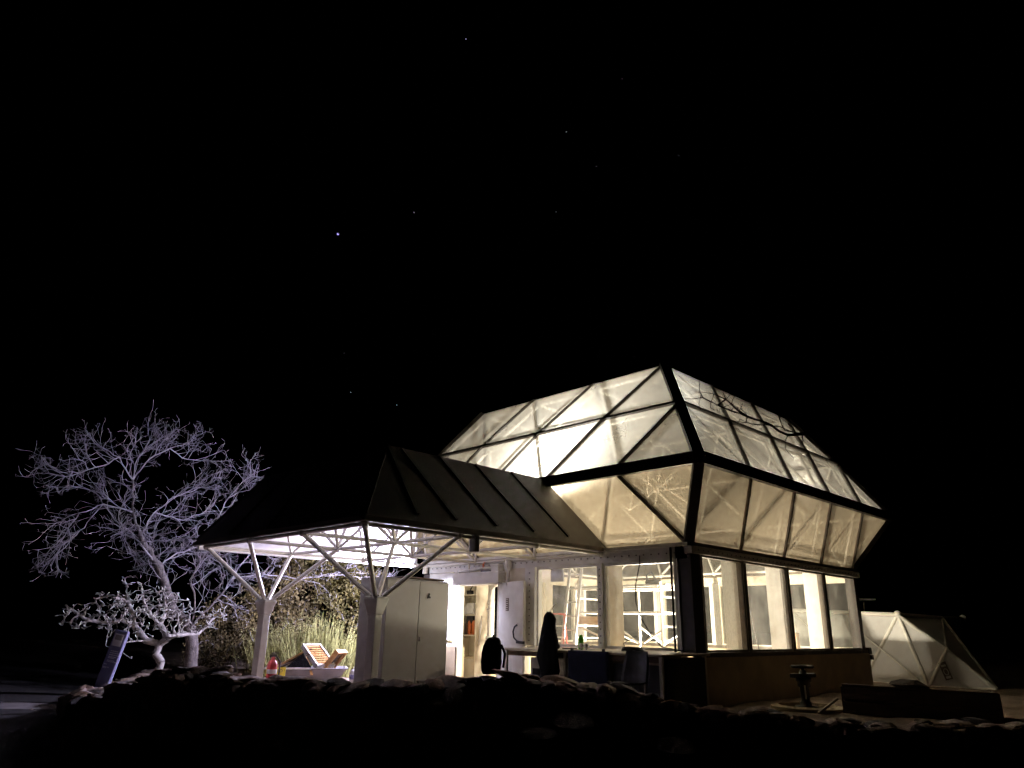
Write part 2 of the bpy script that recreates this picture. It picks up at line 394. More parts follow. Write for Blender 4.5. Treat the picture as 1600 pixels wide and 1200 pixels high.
# walls: base, top beams, sills
BZ = Z0 - .996 * U                 # underside of the windows
g = G()
for c, d in (((2 * U, .02, BZ / 2 - .04), (4 * U + .3, .26, BZ - .06)), ((2 * U, 4 * U - .02, BZ / 2 - .04), (4 * U + .3, .26, BZ - .06)),
             ((.02, 1.0 * U, BZ / 2 - .04), (.26, 2 * U - .3, BZ - .06)), ((4 * U - .02, 2 * U, BZ / 2 - .04), (.26, 4 * U - .3, BZ - .06)),
             ((.02, 3.65 * U, BZ / 2 - .04), (.26, .66 * U, BZ - .06))): g.box(c, d)
g.build('concrete_base', 'concrete', mod)
G().box((2 * U, 2 * U, GZ - .02), (4 * U - .3, 4 * U - .3, .06)).build('floor_slab', 'soil', mod)
def bolts(P, n, parent, r=.013):
    g = G(); n = Vector(n); M = Vector((0, 0, 1)).rotation_difference(n).to_matrix()
    for p in P: g.lathe(p, [(r, -.004), (r, .008), (r * .6, .012)], 6, M)
    o = g.build('bolt_row', 'bolt', parent); o['kind'] = 'stuff'; return o
def lin(p, q, n): p, q = Vector(p), Vector(q); return [p + (q - p) * ((k + .5) / n) for k in range(n)]
TH = .20                           # height of the top beams
for side, m in (('left', 'white_paint'), ('right', 'grey_frame'), ('far_x', 'cream_paint'), ('far_y', 'cream_paint')):
    f = face_fn(side); p, q = f(W, 0), f(W, 4); d = (q - p).normalized(); n = outn([p, q, f(Bn, 2)]); n = Vector((n.x, n.y, 0)).normalized()
    dz = Vector((0, 0, -TH / 2 - .045)); e = .0 if side in ('left', 'far_x') else .12
    h = .12 if side == 'right' else TH; dz = Vector((0, 0, -h / 2 - .045))
    xo = n * (.06 if side == 'right' else 0)
    o = G().bar(p - d * e + dz + xo, q + d * e + dz + xo, .14, h).build('wall_head_beam', m, mod)
    bolts(lin(p + dz + xo + n * .072, q + dz + xo + n * .072, 44), n, o)
    o = G().bar(p + Vector((0, 0, -.01)) + n * .03 - d * .06, q + Vector((0, 0, -.01)) + n * .03 + d * .06, .20, .055).build('eave_rail', 'brown_frame' if side != 'left' else 'white_paint', mod)
    if side != 'left':
        o = G().bar(p + Vector((0, 0, BZ - Z0 - .03)) + n * .05 - d * .02, q + Vector((0, 0, BZ - Z0 - .03)) + n * .05 + d * .02, .16, .075).build('sill_beam', 'brown_frame', mod)
        bolts(lin(p + Vector((0, 0, BZ - Z0 - .035)) + n * .132, q + Vector((0, 0, BZ - Z0 - .035)) + n * .132, 40), n, o, .011)
def window(p, q, n, z0, z1, fm, gm, fw_=.06, dep=.10):
    """framed window between p and q (on plan): ring frame > pane"""
    p, q, n = Vector(p), Vector(q), Vector(n); d = (q - p).normalized(); L = (q - p).length
    g = G(); a = p.copy(); a.z = z0; b = q.copy(); b.z = z1; z = Vector((0, 0, 1)); h = z1 - z0
    g.bar(a + d * fw_ / 2, a + d * fw_ / 2 + z * h, fw_, dep, up=n); g.bar(a + d * (L - fw_ / 2), a + d * (L - fw_ / 2) + z * h, fw_, dep, up=n)
    g.bar(a + d * fw_ + z * fw_ / 2, a + d * (L - fw_) + z * fw_ / 2, fw_, dep, up=n); g.bar(a + d * fw_ + z * (h - fw_ / 2), a + d * (L - fw_) + z * (h - fw_ / 2), fw_, dep, up=n)
    o = g.build('window', fm, mod)
    A = a + d * fw_ + z * fw_; pane([A, A + d * (L - 2 * fw_), A + d * (L - 2 * fw_) + z * (h - 2 * fw_), A + z * (h - 2 * fw_)], gm, o)
    return o
for side in ('right', 'far_x', 'far_y'):
    f = face_fn(side); n = outn([f(W, 0), f(W, 4), f(Bn, 2)]); n = Vector((n.x, n.y, 0)).normalized()
    dk = 'brown_frame' if side == 'right' else 'cream_paint'; zt = Z0 - (.167 if side == 'right' else TH + .046)
    for k in range(4):
        p, q = f(W, k), f(W, k + 1); d = (q - p).normalized()
        window(p + d * (.30 if (side == 'right' and k == 0) else .055), q - d * .055, n, BZ + .01, zt, dk, ('spotted_glass' if k == 0 else 'clear_glass') if side == 'right' else 'far_glass', .03)
    for k in range(1, 4):
        p = f(W, k); a = p.copy(); a.z = BZ + .01; b = p.copy(); b.z = zt
        G().bar(a + n * .01, b + n * .01, .105, .13, up=n).build('window_post', dk, mod)
        G().bar(a - n * .225, b - n * .225 + Vector((0, 0, .03)), .10, .31, up=n).build('window_fin', 'white_paint', mod)
# corner posts
for a, b, dx in ((0, 0, .15), (4, 0, -.05), (4, 4, -.05), (0, 4, -.05)):
    c = W(a, b); s = .30 if (a, b) == (0, 0) else .2
    G().box((c.x + (s / 2 - .07 if a == 0 else -s / 2 + .07), c.y + (s / 2 - .07 if b == 0 else -s / 2 + .07), (BZ + Z0) / 2 - .03), (s, s, Z0 - BZ - .03)).build('corner_post', 'dark_steel', mod)
# conduit down the corner
G().tube([(-.10, .30, BZ), (-.10, .30, Z0 - .05)], .02, 8).build('conduit', 'dark_rubber', mod)
# far corner junction boxes on the right wall
G().box((4 * U + .2, -.02, BZ - .02), (.16, .2, .14)).box((4 * U + .3, -.05, BZ - .16), (.1, .14, .1)).build('junction_box', 'dark_steel', mod)

# left wall: two windows, post, doorway, white end panel
N = Vector((-1, 0, 0)); zt = Z0 - TH - .046
window((0, .24, 0), (0, 1.80, 0), N, BZ + .01, zt, 'white_paint', 'clear_glass', .05)
window((0, 1.90, 0), (0, 3.48, 0), N, BZ + .01, zt, 'white_paint', 'clear_glass', .05)
for y, w in ((1.85, .10), (3.63, .27)):
    o = G().bar((-.02, y, BZ + .01), (-.02, y, zt), w, .15, up=N).build('window_post', 'white_paint', mod)
    bolts(lin((-.1, y, BZ + .05), (-.1, y, zt - .05), 12), N, o)
    G().bar((.31, y, BZ + .01), (.31, y, zt), .09, .46, up=N).build('window_fin', 'cream_paint', mod)
G().bar((-.02, .205, BZ + .01), (-.02, .205, zt), .07, .16, up=N).build('window_post', 'white_paint', mod)
o = G().box((-.03, 1.93, BZ - .04), (.18, 3.5, .09)).build('sill_beam', 'white_paint', mod)
# door wall: jambs, panel beside the door, lintel
G().box((-.01, 4.11, (GZ + zt) / 2), (.12, .66, zt - GZ)).build('wall_panel', 'cream_paint', mod)
G().box((-.01, 5.86, (GZ + zt) / 2), (.16, .16, zt - GZ)).build('door_jamb', 'white_paint', mod)
G().box((-.01, 4.50, (GZ + 2.46) / 2), (.16, .12, 2.46 - GZ)).build('door_jamb', 'cream_paint', mod)
G().box((.02, 5.17, 2.62), (.1, 1.22, .33)).build('lintel', 'cream_paint', mod)
o = bevel(G().box((-.03, 6.50, (BZ + zt) / 2 + .02), (.06, 1.06, zt - BZ - .06)).build('end_panel', 'white_paint', mod))
G().box((-.02, 6.48, BZ - .06), (.14, 1.1, .10)).build('sill_beam', 'white_paint', mod)
door = bevel(G().bar((-.10, 4.47, 1.475), (-.30, 3.57, 1.475), .06, 2.03).build('door', 'white_paint', mod))
dd = (Vector((-.30, 3.57, 0)) - Vector((-.10, 4.47, 0))).normalized(); dn = Vector((dd.y, -dd.x, 0)); dn = dn if dn.x < 0 else -dn
dp = lambda s, z, o=.034: Vector((-.10, 4.47, z)) + dd * s + dn * o
G().bar(dp(.34, 1.92), dp(.34, 2.17), .010, .10, up=dd).build('placard', 'brown_plaque', door)
g = G()
for k in range(6): g.bar(dp(.305, 2.145 - k * .04, .041), dp(.305 + (.07, .06, .075, .05, .07, .06)[k], 2.145 - k * .04, .041), .006, .012)
g.build('placard_text', 'grey_frame', door)
G().tube([dp(.72, 1.66, .03), dp(.68, 1.62, .07), dp(.66, 1.53, .09), dp(.69, 1.42, .09), dp(.75, 1.36, .06), dp(.80, 1.35, .05)], .016, 8).build('handle', 'dark_rubber', door, True)
G().bar(dp(.74, 1.34, .05), dp(.98, 1.33, .05), .05, .05).build('latch', 'dark_rubber', door)

# equipment over the door
t = thing('door_header_cabinet', 'white equipment box mounted above the open doorway', 'equipment box', (-.12, 5.1, 2.45))
bevel(G().box((-.16, 5.08, 2.585), (.22, 1.44, .25)).build('housing', 'white_paint', t))
bevel(G().box((-.14, 4.52, 2.78), (.18, .22, .15)).build('motor_box', 'white_paint', t))
G().tube([(-.16, 5.72, 2.75), (-.16, 4.66, 2.80)], .028, 8).build('pipe', 'white_paint', t, True)
G().tube([(-.16, 5.4, 2.70), (-.16, 5.4, 2.90)], .02, 8).build('pipe', 'cream_paint', t, True)
G().tube([(-.16, 4.95, 2.72), (-.16, 4.95, 2.86), (-.10, 4.95, 2.95)], .016, 8).build('pipe', 'orange_can', t, True)
G().bar((-.16, 4.68, 2.73), (-.16, 5.0, 2.73), .05, .05).build('bracket', 'dark_steel', t)
o = G().lathe((-.17, 4.18, 2.42), [(.03, 0), (.03, .26), (.06, .32), (.075, .42), (.06, .50), (.03, .52)], 14).build('white_vent_horn', 'white_paint', None, True)
tag(o, 'small white funnel-topped pipe standing above the open door leaf', 'pipe')

# ------------------------------------------------------------------ porch canopy
LX = -3.054 * U; EY0, EY1 = U, 4.2 * U; RX = -2.554 * U; RY0, RY1 = 1.5 * U, 3.75 * U; RZ = Z0 + .722 * U + .02; BX = -.441 * U
can = thing('porch_canopy', 'dark hipped porch canopy on two branching white columns', 'canopy', (LX / 2, 2.6 * U, GZ))
def slope(e0, e1, r0, r1, n, shift=0.):
    """a roof slope in n panels: outer skin, white lining under it, dark battens on the joints"""
    e0, e1, r0, r1 = map(Vector, (e0, e1, r0, r1)); nr = (e1 - e0).cross(r0 - e0).normalized()
    if nr.z < 0: nr = -nr
    for k in range(n):
        a, b = k / n, (k + 1) / n
        q = [e0.lerp(e1, a), e0.lerp(e1, b), r0.lerp(r1, b), r0.lerp(r1, a)]
        if (q[1] - q[0]).cross(q[2] - q[0]).dot(nr) < 0: q = q[::-1]
        o = G().sheet([p for p in q], .04).build('roof_panel', 'roof_panel', can)
        q2 = [p - nr * .035 for p in q]; G().sheet(q2, .03).build('lining', 'roof_under', o)
        if k: G().bar(e0.lerp(e1, a) + nr * .05 + (r0.lerp(r1, a) - e0.lerp(e1, a)) * .04, r0.lerp(r1, a) + nr * .05, .055, .03, up=nr).build('batten', 'batten', can)
slope((LX, EY0, Z0), (LX, EY1, Z0), (RX, RY0, RZ), (RX, RY1, RZ), 4)
# right slope: parallelogram panels leaning towards the building
ex = [LX, -4.404, -3.59, -2.71, -1.83, -.95, -.03]; rx = [RX, RX, -4.2, -3.41, -2.60, -1.70, BX]
for k in range(6):
    q = [Vector((ex[k], EY0, Z0)), Vector((ex[k + 1], EY0, Z0)), Vector((rx[k + 1], RY0, RZ)), Vector((rx[k], RY0, RZ))]
    if (q[2] - q[3]).length < 1e-4: q = q[:3]
    nr = (q[1] - q[0]).cross(q[2] - q[0]).normalized()
    o = G().sheet(q, .04).build('roof_panel', 'roof_panel', can)
    G().sheet([p - nr * .035 for p in q], .03).build('lining', 'roof_under', o)
    if k: 
        a = Vector((ex[k], EY0, Z0)); b = Vector((rx[k], RY0, RZ)); a = a.lerp(b, .1)
        G().bar(a + nr * .05, b + nr * .05, .06, .03, up=nr).build('batten', 'batten', can)
slope((-.1, EY1, Z0), (LX, EY1, Z0), (BX, RY1, RZ), (RX, RY1, RZ), 5)
for k in range(4):
    x0, x1 = RX + (BX - RX) * k / 4, RX + (BX - RX) * (k + 1) / 4
    o = G().sheet([(x0, RY0, RZ), (x1, RY0, RZ), (x1, RY1, RZ), (x0, RY1, RZ)], .04).build('roof_panel', 'roof_panel', can)
    G().sheet([(x0, RY0, RZ - .035), (x1, RY0, RZ - .035), (x1, RY1, RZ - .035), (x0, RY1, RZ - .035)], .03).build('lining', 'roof_under', o)
# ribbed ceiling boards under the flat part
for k in range(14):
    y = RY0 + .1 + (RY1 - RY0 - .2) * k / 13
    G().bar((RX + .1, y, RZ - .05), (BX - .1, y, RZ - .05), .03, .03).build('ceiling_rib', 'roof_under', can)
for p, q in (((LX, EY0, Z0), (LX, EY1, Z0)), ((LX, EY0, Z0), (-.14, EY0, Z0)), ((LX, EY1, Z0), (-.14, EY1, Z0))):
    p, q = Vector(p), Vector(q); far = p.y > 5 and q.y > 5
    dz = Vector((0, 0, -.005)) if not far else Vector((0, 0, -.03))
    d_ = (q - p).normalized() * .05
    G().bar(p + dz - (d_ if p.y != q.y else -d_), q + dz + (d_ if p.y != q.y else -d_ * 0), .085, .075 if not far else .15).build('fascia', 'brown_frame' if not far else 'white_paint', can)
for a, b in (((LX, EY0, Z0), (RX, RY0, RZ)), ((LX, EY1, Z0), (RX, RY1, RZ))):
    G().bar(Vector(a) + Vector((0, 0, .07)), Vector(b) + Vector((0, 0, .05)), .06, .03).build('hip_cap', 'batten', can)
lx = [LX + .05 + i * (-LX - .15) / 3 for i in range(4)]; ly = [1.04 * U, 2 * U, 3 * U, 3.98 * U]; LZ = Z0 - .075
lo_ = lambda i, j: Vector((lx[i], ly[j], LZ)); hi_ = lambda i, j: Vector(((lx[i] + lx[i + 1]) / 2, (ly[j] + ly[j + 1]) / 2, RZ - .16))
for i in range(4):
    for j in range(4):
        if i < 3: strut(lo_(i, j), lo_(i + 1, j), .032, 'tube_white', can)
        if j < 3: strut(lo_(i, j), lo_(i, j + 1), .032, 'tube_white', can)
        ball(lo_(i, j), .06, 'tube_white', can)
for i in range(3):
    for j in range(3):
        c = hi_(i, j); ball(c, .055, 'tube_white', can)
        for a, b in ((i, j), (i + 1, j), (i, j + 1), (i + 1, j + 1)): strut(c, lo_(a, b), .028, 'tube_white', can)
        if i < 2: strut(c, hi_(i + 1, j), .03, 'tube_white', can)
        if j < 2: strut(c, hi_(i, j + 1), .03, 'tube_white', can)
for j in (0, 2):
    cx, cy = (lx[0] + lx[1]) / 2, (ly[j] + ly[j + 1]) / 2; M = Matrix.Rotation(math.radians(14), 3, 'Z')
    col = bevel(G().box((cx, cy, (GZ + 1.76) / 2), (.15, .15, 1.76 - GZ), M=M).build('column', 'white_paint', can), .012)
    g = G(); V = []
    for z, s_ in ((1.755, .086), (1.80, .092), (1.97, .135), (2.01, .125)):
        for a, b in ((-1, -1), (1, -1), (1, 1), (-1, 1)): V.append(M @ Vector((a * s_, b * s_, 0)) + Vector((cx, cy, z)))
    g.add(V, [(3, 2, 1, 0), (12, 13, 14, 15)] + [(r * 4 + k, r * 4 + (k + 1) % 4, r * 4 + 4 + (k + 1) % 4, r * 4 + 4 + k) for r in range(3) for k in range(4)])
    bevel(g.build('capital', 'white_paint', col), .008)
    G().box((cx, cy, GZ + .03), (.34, .34, .06), M=M).build('base_plate', 'white_paint', col)
    for a, b in ((0, j), (1, j), (0, j + 1), (1, j + 1)):
        q = lo_(a, b); p = Vector((cx, cy, 1.93)); p = p + (q - p).normalized() * .13
        strut(p, q, .036, 'tube_white', can, 'branch_strut')
bevel(G().box((lx[1] + .28, EY0 + .03, Z0 - .17), (.09, .14, .26)).build('speaker_box', 'dark_steel', can))

# ------------------------------------------------------------------ lamps
lamp = thing('work_light', 'cool white tripod work light hidden behind the locker, second head added for the end panel', 'lamp', (-.58, 6.92, GZ))
LP = Vector((-.50, 7.05, 2.38)); LQ = Vector((-.66, 6.78, 2.20)); c = Vector((-.58, 6.92, 0))
G().tube([c + Vector((0, 0, GZ + .3)), c + Vector((0, 0, 2.24))], .018, 8).build('pole', 'dark_rubber', lamp)
for k in range(3):
    a = k * 2 * PI / 3 + .4; G().tube([c + Vector((0, 0, GZ + .85)), c + Vector((.42 * math.cos(a), .42 * math.sin(a), GZ))], .014, 6).build('leg', 'dark_rubber', lamp)
G().bar(LP + Vector((0, 0, -.11)), LQ + Vector((0, 0, -.11 + .18 * 0)), .025, .025).build('cross_bar', 'dark_rubber', lamp)
for q in (LP, LQ):
    G().lathe(q, [(.03, -.12), (.06, -.10), (.06, -.075)], 12).build('lamp_holder', 'dark_rubber', lamp); ball(q, .06, 'lamp_cool', lamp, 'bulb')
def spot_light(name, loc, aim, power, color, radius, parent, cone, blend):
    d = bpy.data.lights.new(name, 'SPOT'); d.energy = power; d.color = color; d.shadow_soft_size = radius; d.spot_size = math.radians(cone); d.spot_blend = blend
    o = bpy.data.objects.new(name, d); COL.objects.link(o); o.parent = parent; o.location = Vector(loc) - ploc(parent)
    o.rotation_mode = 'QUATERNION'; o.rotation_quaternion = Vector((0, 0, -1)).rotation_difference(Vector(aim).normalized()); return o
spot_light('work_light_beam', LP, (-.80, .52, .18), POWER_PORCH, (.71, .67, 1.0), .075, lamp, 172, .2)
spot_light('work_light_beam', LQ, (1, -.65, -.45), 1500, (.78, .76, 1.0), .075, lamp, 100, .5)  # added second head, only there to brighten the white end panel
def hung_lamp(loc, power, color, label, aim=None):
    t = thing('hanging_lamp', label, 'lamp', loc, 'lamps hung inside the glass building')
    c = Vector(loc); G().tube([c + Vector((0, 0, .14)), c + Vector((0, 0, .9))], .008, 6).build('cable', 'dark_rubber', t)
    G().lathe(c, [(.02, .16), (.05, .15), (.06, .10), (.02, .09)], 12).build('lamp_holder', 'dark_rubber', t)
    ball(c, .065, 'lamp_warm', t, 'bulb')
    if aim: spot_light('hanging_lamp_beam', c, aim, power, color, .075, t, 178, .3)
    else: point_light('hanging_lamp_beam', c, power, color, .075, t)
hung_lamp((.42, 2.82, 4.56), POWER_HOT, (1, .95, .84), 'bright bare work lamp hung behind the belt beam next to the porch roof', (-.55, .05, .8))
hung_lamp((3.0, 1.95, 2.5), POWER_POST, (1, .87, .66), 'warm bare lamp added out of sight behind the dark corner post')  # added unseen lamp, brightens the ground by the base and the pyramid cover
t = thing('floor_lamp', 'warm work lamp standing low on the floor in the middle of the building', 'lamp', (3.7, 3.2, GZ))
G().tube([(3.7, 3.2, GZ), (3.7, 3.2, .92)], .02, 8).build('pole', 'dark_rubber', t); G().lathe((3.7, 3.2, GZ), [(.2, 0), (.2, .02), (.03, .03)], 16).build('base', 'dark_rubber', t)
ball((3.7, 3.2, 1.0), .07, 'lamp_warm', t, 'bulb'); point_light('floor_lamp_beam', (3.7, 3.2, 1.0), POWER_ROOM, (1, .87, .66), .085, t)

# ------------------------------------------------------------------ things under the porch
ang = math.radians(10); E1 = Vector((math.cos(ang), math.sin(ang), 0)); E2 = Vector((-math.sin(ang), math.cos(ang), 0)); NC = Vector((-4.03, 2.95, 0))
lk = thing('locker', 'tall plain grey two-door metal locker under the porch beside a column', 'locker', NC + E1 * .75 + E2 * .3 + Vector((0, 0, GZ)))
lc = lambda a, b, z: NC + E1 * a + E2 * b + Vector((0, 0, z))
bevel(G().box(lc(.75, .31, (GZ + 2.33) / 2), (1.5, .58, 2.33 - GZ - .002), rz=ang).build('carcass', 'locker', lk), .012)
for a in (.372, 1.128):
    d_ = bevel(G().box(lc(a, .008, (GZ + 2.31) / 2 + .02), (.742, .022, 2.33 - GZ - .08), rz=ang).build('door', 'locker', lk), .006)
    if a > 1: G().box(lc(.80, -.010, 1.40), (.018, .02, .07), rz=ang).build('handle', 'grey_plastic', d_)
g = G(); c = lc(.98, -.006, 2.07)
for k, (dx, dz, r) in enumerate(((0, .0, .03), (.012, .035, .02), (-.02, -.02, .016), (.03, -.015, .018))): g.lathe(c + E1 * dx + Vector((0, 0, dz)), [(r, -.004), (r * .8, .004)], 8, Vector((0, 0, 1)).rotation_difference(-E2).to_matrix())
g.build('sticker', 'dark_rubber', lk)
G().box(lc(.012, .3, 1.5), (.01, .50, 1.5), rz=ang).build('side_panel', 'white_paint', lk)
pl = bevel(G().box(lc(.95, .25, 2.355), (1.0, .42, .03), rz=ang + .06).build('plank', 'wood_dark'))
tag(pl, 'flat dark board lying on top of the grey locker', 'board')

# fire extinguisher behind the left column
t = thing('fire_extinguisher', 'red fire extinguisher standing beside the left porch column', 'extinguisher', (-4.16, 6.10, GZ))
c = (-4.16, 6.10, GZ)
G().lathe(c, [(.085, 0), (.09, .02), (.09, .44), (.075, .50), (.035, .54), (.03, .58)], 18).build('cylinder', 'red_paint', t, True)
G().lathe(c, [(.0905, .30), (.0915, .305), (.0915, .37), (.0905, .375)], 18).build('label_band', 'paper', t, True)
G().box((c[0], c[1], GZ + .60), (.12, .04, .05)).box((c[0] + .03, c[1], GZ + .645), (.14, .03, .02)).build('valve_handle', 'dark_steel', t)
G().tube([(c[0] + .05, c[1], GZ + .6), (c[0] + .13, c[1] - .03, GZ + .5), (c[0] + .12, c[1] - .04, GZ + .25)], .014, 8).build('hose', 'dark_rubber', t, True)

# plastic tub with junk
t = thing('garden_cart_tub', 'grey plastic tub heaped with scrap wood in front of the feathery shrub', 'tub', (-2.5, 7.85, GZ))
a = math.radians(-32); M = Matrix.Rotation(a, 3, 'Z'); tc_ = Vector((-2.45, 7.83, 0)); TQ = lambda x, y, z: tc_ + M @ Vector((x, y, 0)) + Vector((0, 0, z))
g = G()
prof = [(.62, .26, GZ), (.80, .38, .72), (.84, .42, .72), (.84, .42, .745), (.78, .37, .745), (.60, .25, GZ + .03)]
V = [TQ(sx * x, sy * y, z) for x, y, z in prof for sx, sy in ((-1, -1), (1, -1), (1, 1), (-1, 1))]
F = [(r * 4 + k, r * 4 + (k + 1) % 4, r * 4 + 4 + (k + 1) % 4, r * 4 + 4 + k) for r in range(5) for k in range(4)] + [(3, 2, 1, 0), (20, 21, 22, 23)]
g.add(V, F); bevel(g.build('tub', 'grey_plastic', t), .01)
G().bar(TQ(-.84, -.43, .735), TQ(.1, -.43, .735), .03, .035).build('rim_strip', 'paper', t)
def louvre(name, label, c, rz, tilt, w, l, n, m):
    t = thing(name, label, 'crate', c); M = Matrix.Rotation(rz, 3, 'Z') @ Matrix.Rotation(tilt, 3, 'X'); c = Vector(c)
    q = lambda x, y, z: c + M @ Vector((x, y, z))
    g = G()
    for s_ in (-1, 1): g.bar(q(s_ * w / 2, -l / 2, 0), q(s_ * w / 2, l / 2, 0), .04, .10, up=M @ Vector((0, 0, 1))); g.bar(q(-w / 2 - .02, s_ * l / 2, 0), q(w / 2 + .02, s_ * l / 2, 0), .035, .102, up=M @ Vector((0, 0, 1)))
    g.build('frame', 'grey_frame' if m == 'wood_orange' else 'wood_orange', t)
    for k in range(n):
        y = -l / 2 + l * (k + .5) / n; G().bar(q(-w / 2 + .02, y, .02), q(w / 2 - .02, y, .02), l / n * .62, .018, up=M @ Vector((0, .4, 1))).build('slat', m, t)
louvre('louvred_crate', 'pale framed orange slatted panel leaning up out of the grey tub', tuple(TQ(.20, .08, .96)), a + .75, math.radians(38), .46, .62, 9, 'wood_orange')
louvre('slatted_crate', 'small brown slatted crate lying at the right end of the tub', tuple(TQ(.56, -.05, .90)), a + 1.0, math.radians(-48), .34, .42, 7, 'wood_dark')
o = G().bar(TQ(.12, -.5, .62), TQ(-.02, .1, .92), .05, .02).build('stick', 'wood_orange'); tag(o, 'pale bent stick hanging over the front of the tub', 'stick')
for k, (x0, y0, z0, x1, y1, z1, m) in enumerate(((-.55, .0, .74, .05, .1, 1.10, 'wood_dark'), (-.62, -.1, .75, -.12, .05, 1.03, 'wood_orange'), (-.5, -.2, .76, .02, -.1, 1.0, 'wood_dark'))):
    o = G().bar(TQ(x0, y0, z0), TQ(x1, y1, z1), .09, .03).build('scrap_plank', m)
    tag(o, ('uppermost scrap plank sloping up inside the tub', 'orange scrap plank sloping inside the tub', 'lowest dark scrap plank at the front of the tub')[k], 'plank', 'scrap planks in the tub')
g = G().add([TQ(-.42, -.28, .74), TQ(.10, -.28, .74), TQ(-.10, -.24, 1.03), TQ(-.42, -.0, .74), TQ(.10, -.0, .74), TQ(-.10, -.12, 1.03)], [(0, 1, 2), (5, 4, 3), (0, 3, 4, 1), (1, 4, 5, 2), (2, 5, 3, 0)])
o = g.build('black_sack', 'black_cloth'); tag(o, 'black pointed tarpaulin bundle in the tub', 'bundle')
# paint can and white jug at the end of the tub
t = thing('white_jug', 'small white jug with a blue mark at the right end of the tub', 'jug', TQ(.98, -.30, GZ))
G().lathe(TQ(.98, -.30, GZ), [(.10, 0), (.105, .02), (.105, .20), (.06, .27), (.03, .28), (.03, .31)], 14).build('body', 'paper', t, True)
G().lathe(TQ(.98, -.30, GZ), [(.1062, .08), (.1068, .09), (.1068, .16), (.1062, .17)], 14).build('label_band', 'sign_blue', t, True)
t = thing('red_can', 'small pink and white carton standing behind the white jug', 'carton', TQ(1.10, .02, GZ))
bevel(G().box(TQ(1.10, .02, GZ + .20), (.16, .10, .40), rz=a).build('body', 'red_paint', t)); bevel(G().box(TQ(1.10, .02, GZ + .48), (.15, .09, .155), rz=a).build('top', 'paper', t))
# closed sign
t = thing('closed_sign', 'small yellow closed sign hung on the front left of the tub', 'sign', TQ(-.72, -.52, GZ))
bq = M @ Vector((1, 0, 0)); nq = M @ Vector((0, -1, .35)).normalized(); uq = nq.cross(bq) * -1; uq = uq if uq.z > 0 else -uq
o = G().bar(TQ(-.78, -.50, .68), TQ(-.40, -.50, .68), .012, .17, up=uq).build('board', 'yellow_paint', t)
def text(s_, name, c, ex, ey, size, m, parent):
    cu = bpy.data.curves.new(name, 'FONT'); cu.body = s_; cu.size = size; cu.align_x = 'CENTER'; cu.align_y = 'CENTER'; cu.extrude = .0015
    cu.materials.append(MATS[m]); o = bpy.data.objects.new(name, cu); COL.objects.link(o); o.parent = parent
    ex, ey = Vector(ex).normalized(), Vector(ey).normalized(); ez = ex.cross(ey)
    mt = Matrix((ex, ey, ez)).transposed().to_4x4(); mt.translation = Vector(c) - ploc(parent)
    bpy.context.view_layer.update(); me = bpy.data.meshes.new_from_object(o.evaluated_get(bpy.context.evaluated_depsgraph_get()))
    bpy.data.objects.remove(o); o = put(name, me, parent, m); o.matrix_local = mt; return o
text('CLOSED !', 'lettering', TQ(-.59, -.50, .69) + nq * .012, bq, uq, .085, 'dark_rubber', t)

# ------------------------------------------------------------------ work bench by the windows
t = thing('workbench', 'long pale-topped workbench under the windows', 'bench', (-.6, 1.4, GZ))
bevel(G().box((-.78, 1.32, 1.247), (1.34, 3.34, .035)).build('top', 'bench_top', t))
G().box((-1.40, 1.32, 1.185), (.03, 3.24, .08)).build('apron', 'wood_dark', t)
for x in (-1.41, -.22):
    for y in (-.30, 1.55, 2.92): G().box((x, y, (GZ + 1.23) / 2), (.05, .05, 1.23 - GZ)).build('leg', 'white_paint', t)
G().box((-.78, -.31, .84), (1.1, .02, .74)).build('side_board', 'dark_steel', t)
G().box((-1.385, .16, .80), (.02, .84, .62)).build('front_board', 'dark_rubber', t)
t = thing('under_bench_cabinet', 'white low cupboard standing under the left half of the bench', 'cupboard', (-.62, 2.3, GZ))
bevel(G().box((-.62, 2.25, .78), (.66, 1.05, .66)).build('carcass', 'white_paint', t)); G().box((-.96, 2.42, .72), (.02, .58, .42)).build('bay_shade', 'dark_rubber', t)  # flat dark sheet on the front stands in for shade inside a bay
G().box((-.965, 1.92, .80), (.015, .02, .4)).build('door_gap', 'dark_rubber', t)
g = G(); nxx, nzz = 12, 14; V = []; F = []
for i in range(nxx + 1):
    for j in range(nzz + 1):
        y = .62 + .82 * i / nxx; z = 1.270 - .75 * j / nzz; V.append((-1.465 - .012 * math.sin(i * 1.3 + j * .12) * (j / nzz) - .004, y, z))
for i in range(nxx):
    for j in range(nzz): F.append((i * (nzz + 1) + j, i * (nzz + 1) + j + 1, (i + 1) * (nzz + 1) + j + 1, (i + 1) * (nzz + 1) + j))
b0 = len(V); V += [(-1.38, .62, 1.272), (-1.38, 1.44, 1.272)]; F += [(0, b0, b0 + 1, nxx * (nzz + 1))]
cl = mesh('hanging_cloth', V, F, 'navy_cloth', smooth=True); tag(cl, 'dark navy cloth clipped to the bench edge and hanging down', 'cloth')
so = cl.modifiers.new('thick', 'SOLIDIFY'); so.thickness = .006
for y in (.72, 1.36): G().box((-1.465, y, 1.285), (.04, .035, .05)).build('clip', 'dark_rubber', cl)
t = thing('green_bottle', 'bright green drinking bottle standing on the bench', 'bottle', (-.7, 1.81, 1.266))
G().lathe((-.7, 1.81, 1.266), [(.042, 0), (.046, .01), (.046, .09), (.04, .11), (.04, .135), (.046, .155), (.046, .19), (.03, .205)], 16).build('body', 'green_plastic', t, True)
G().lathe((-.7, 1.81, 1.471), [(.029, 0), (.029, .03), (.024, .034)], 14).build('cap', 'green_plastic', t, True)
g = G()
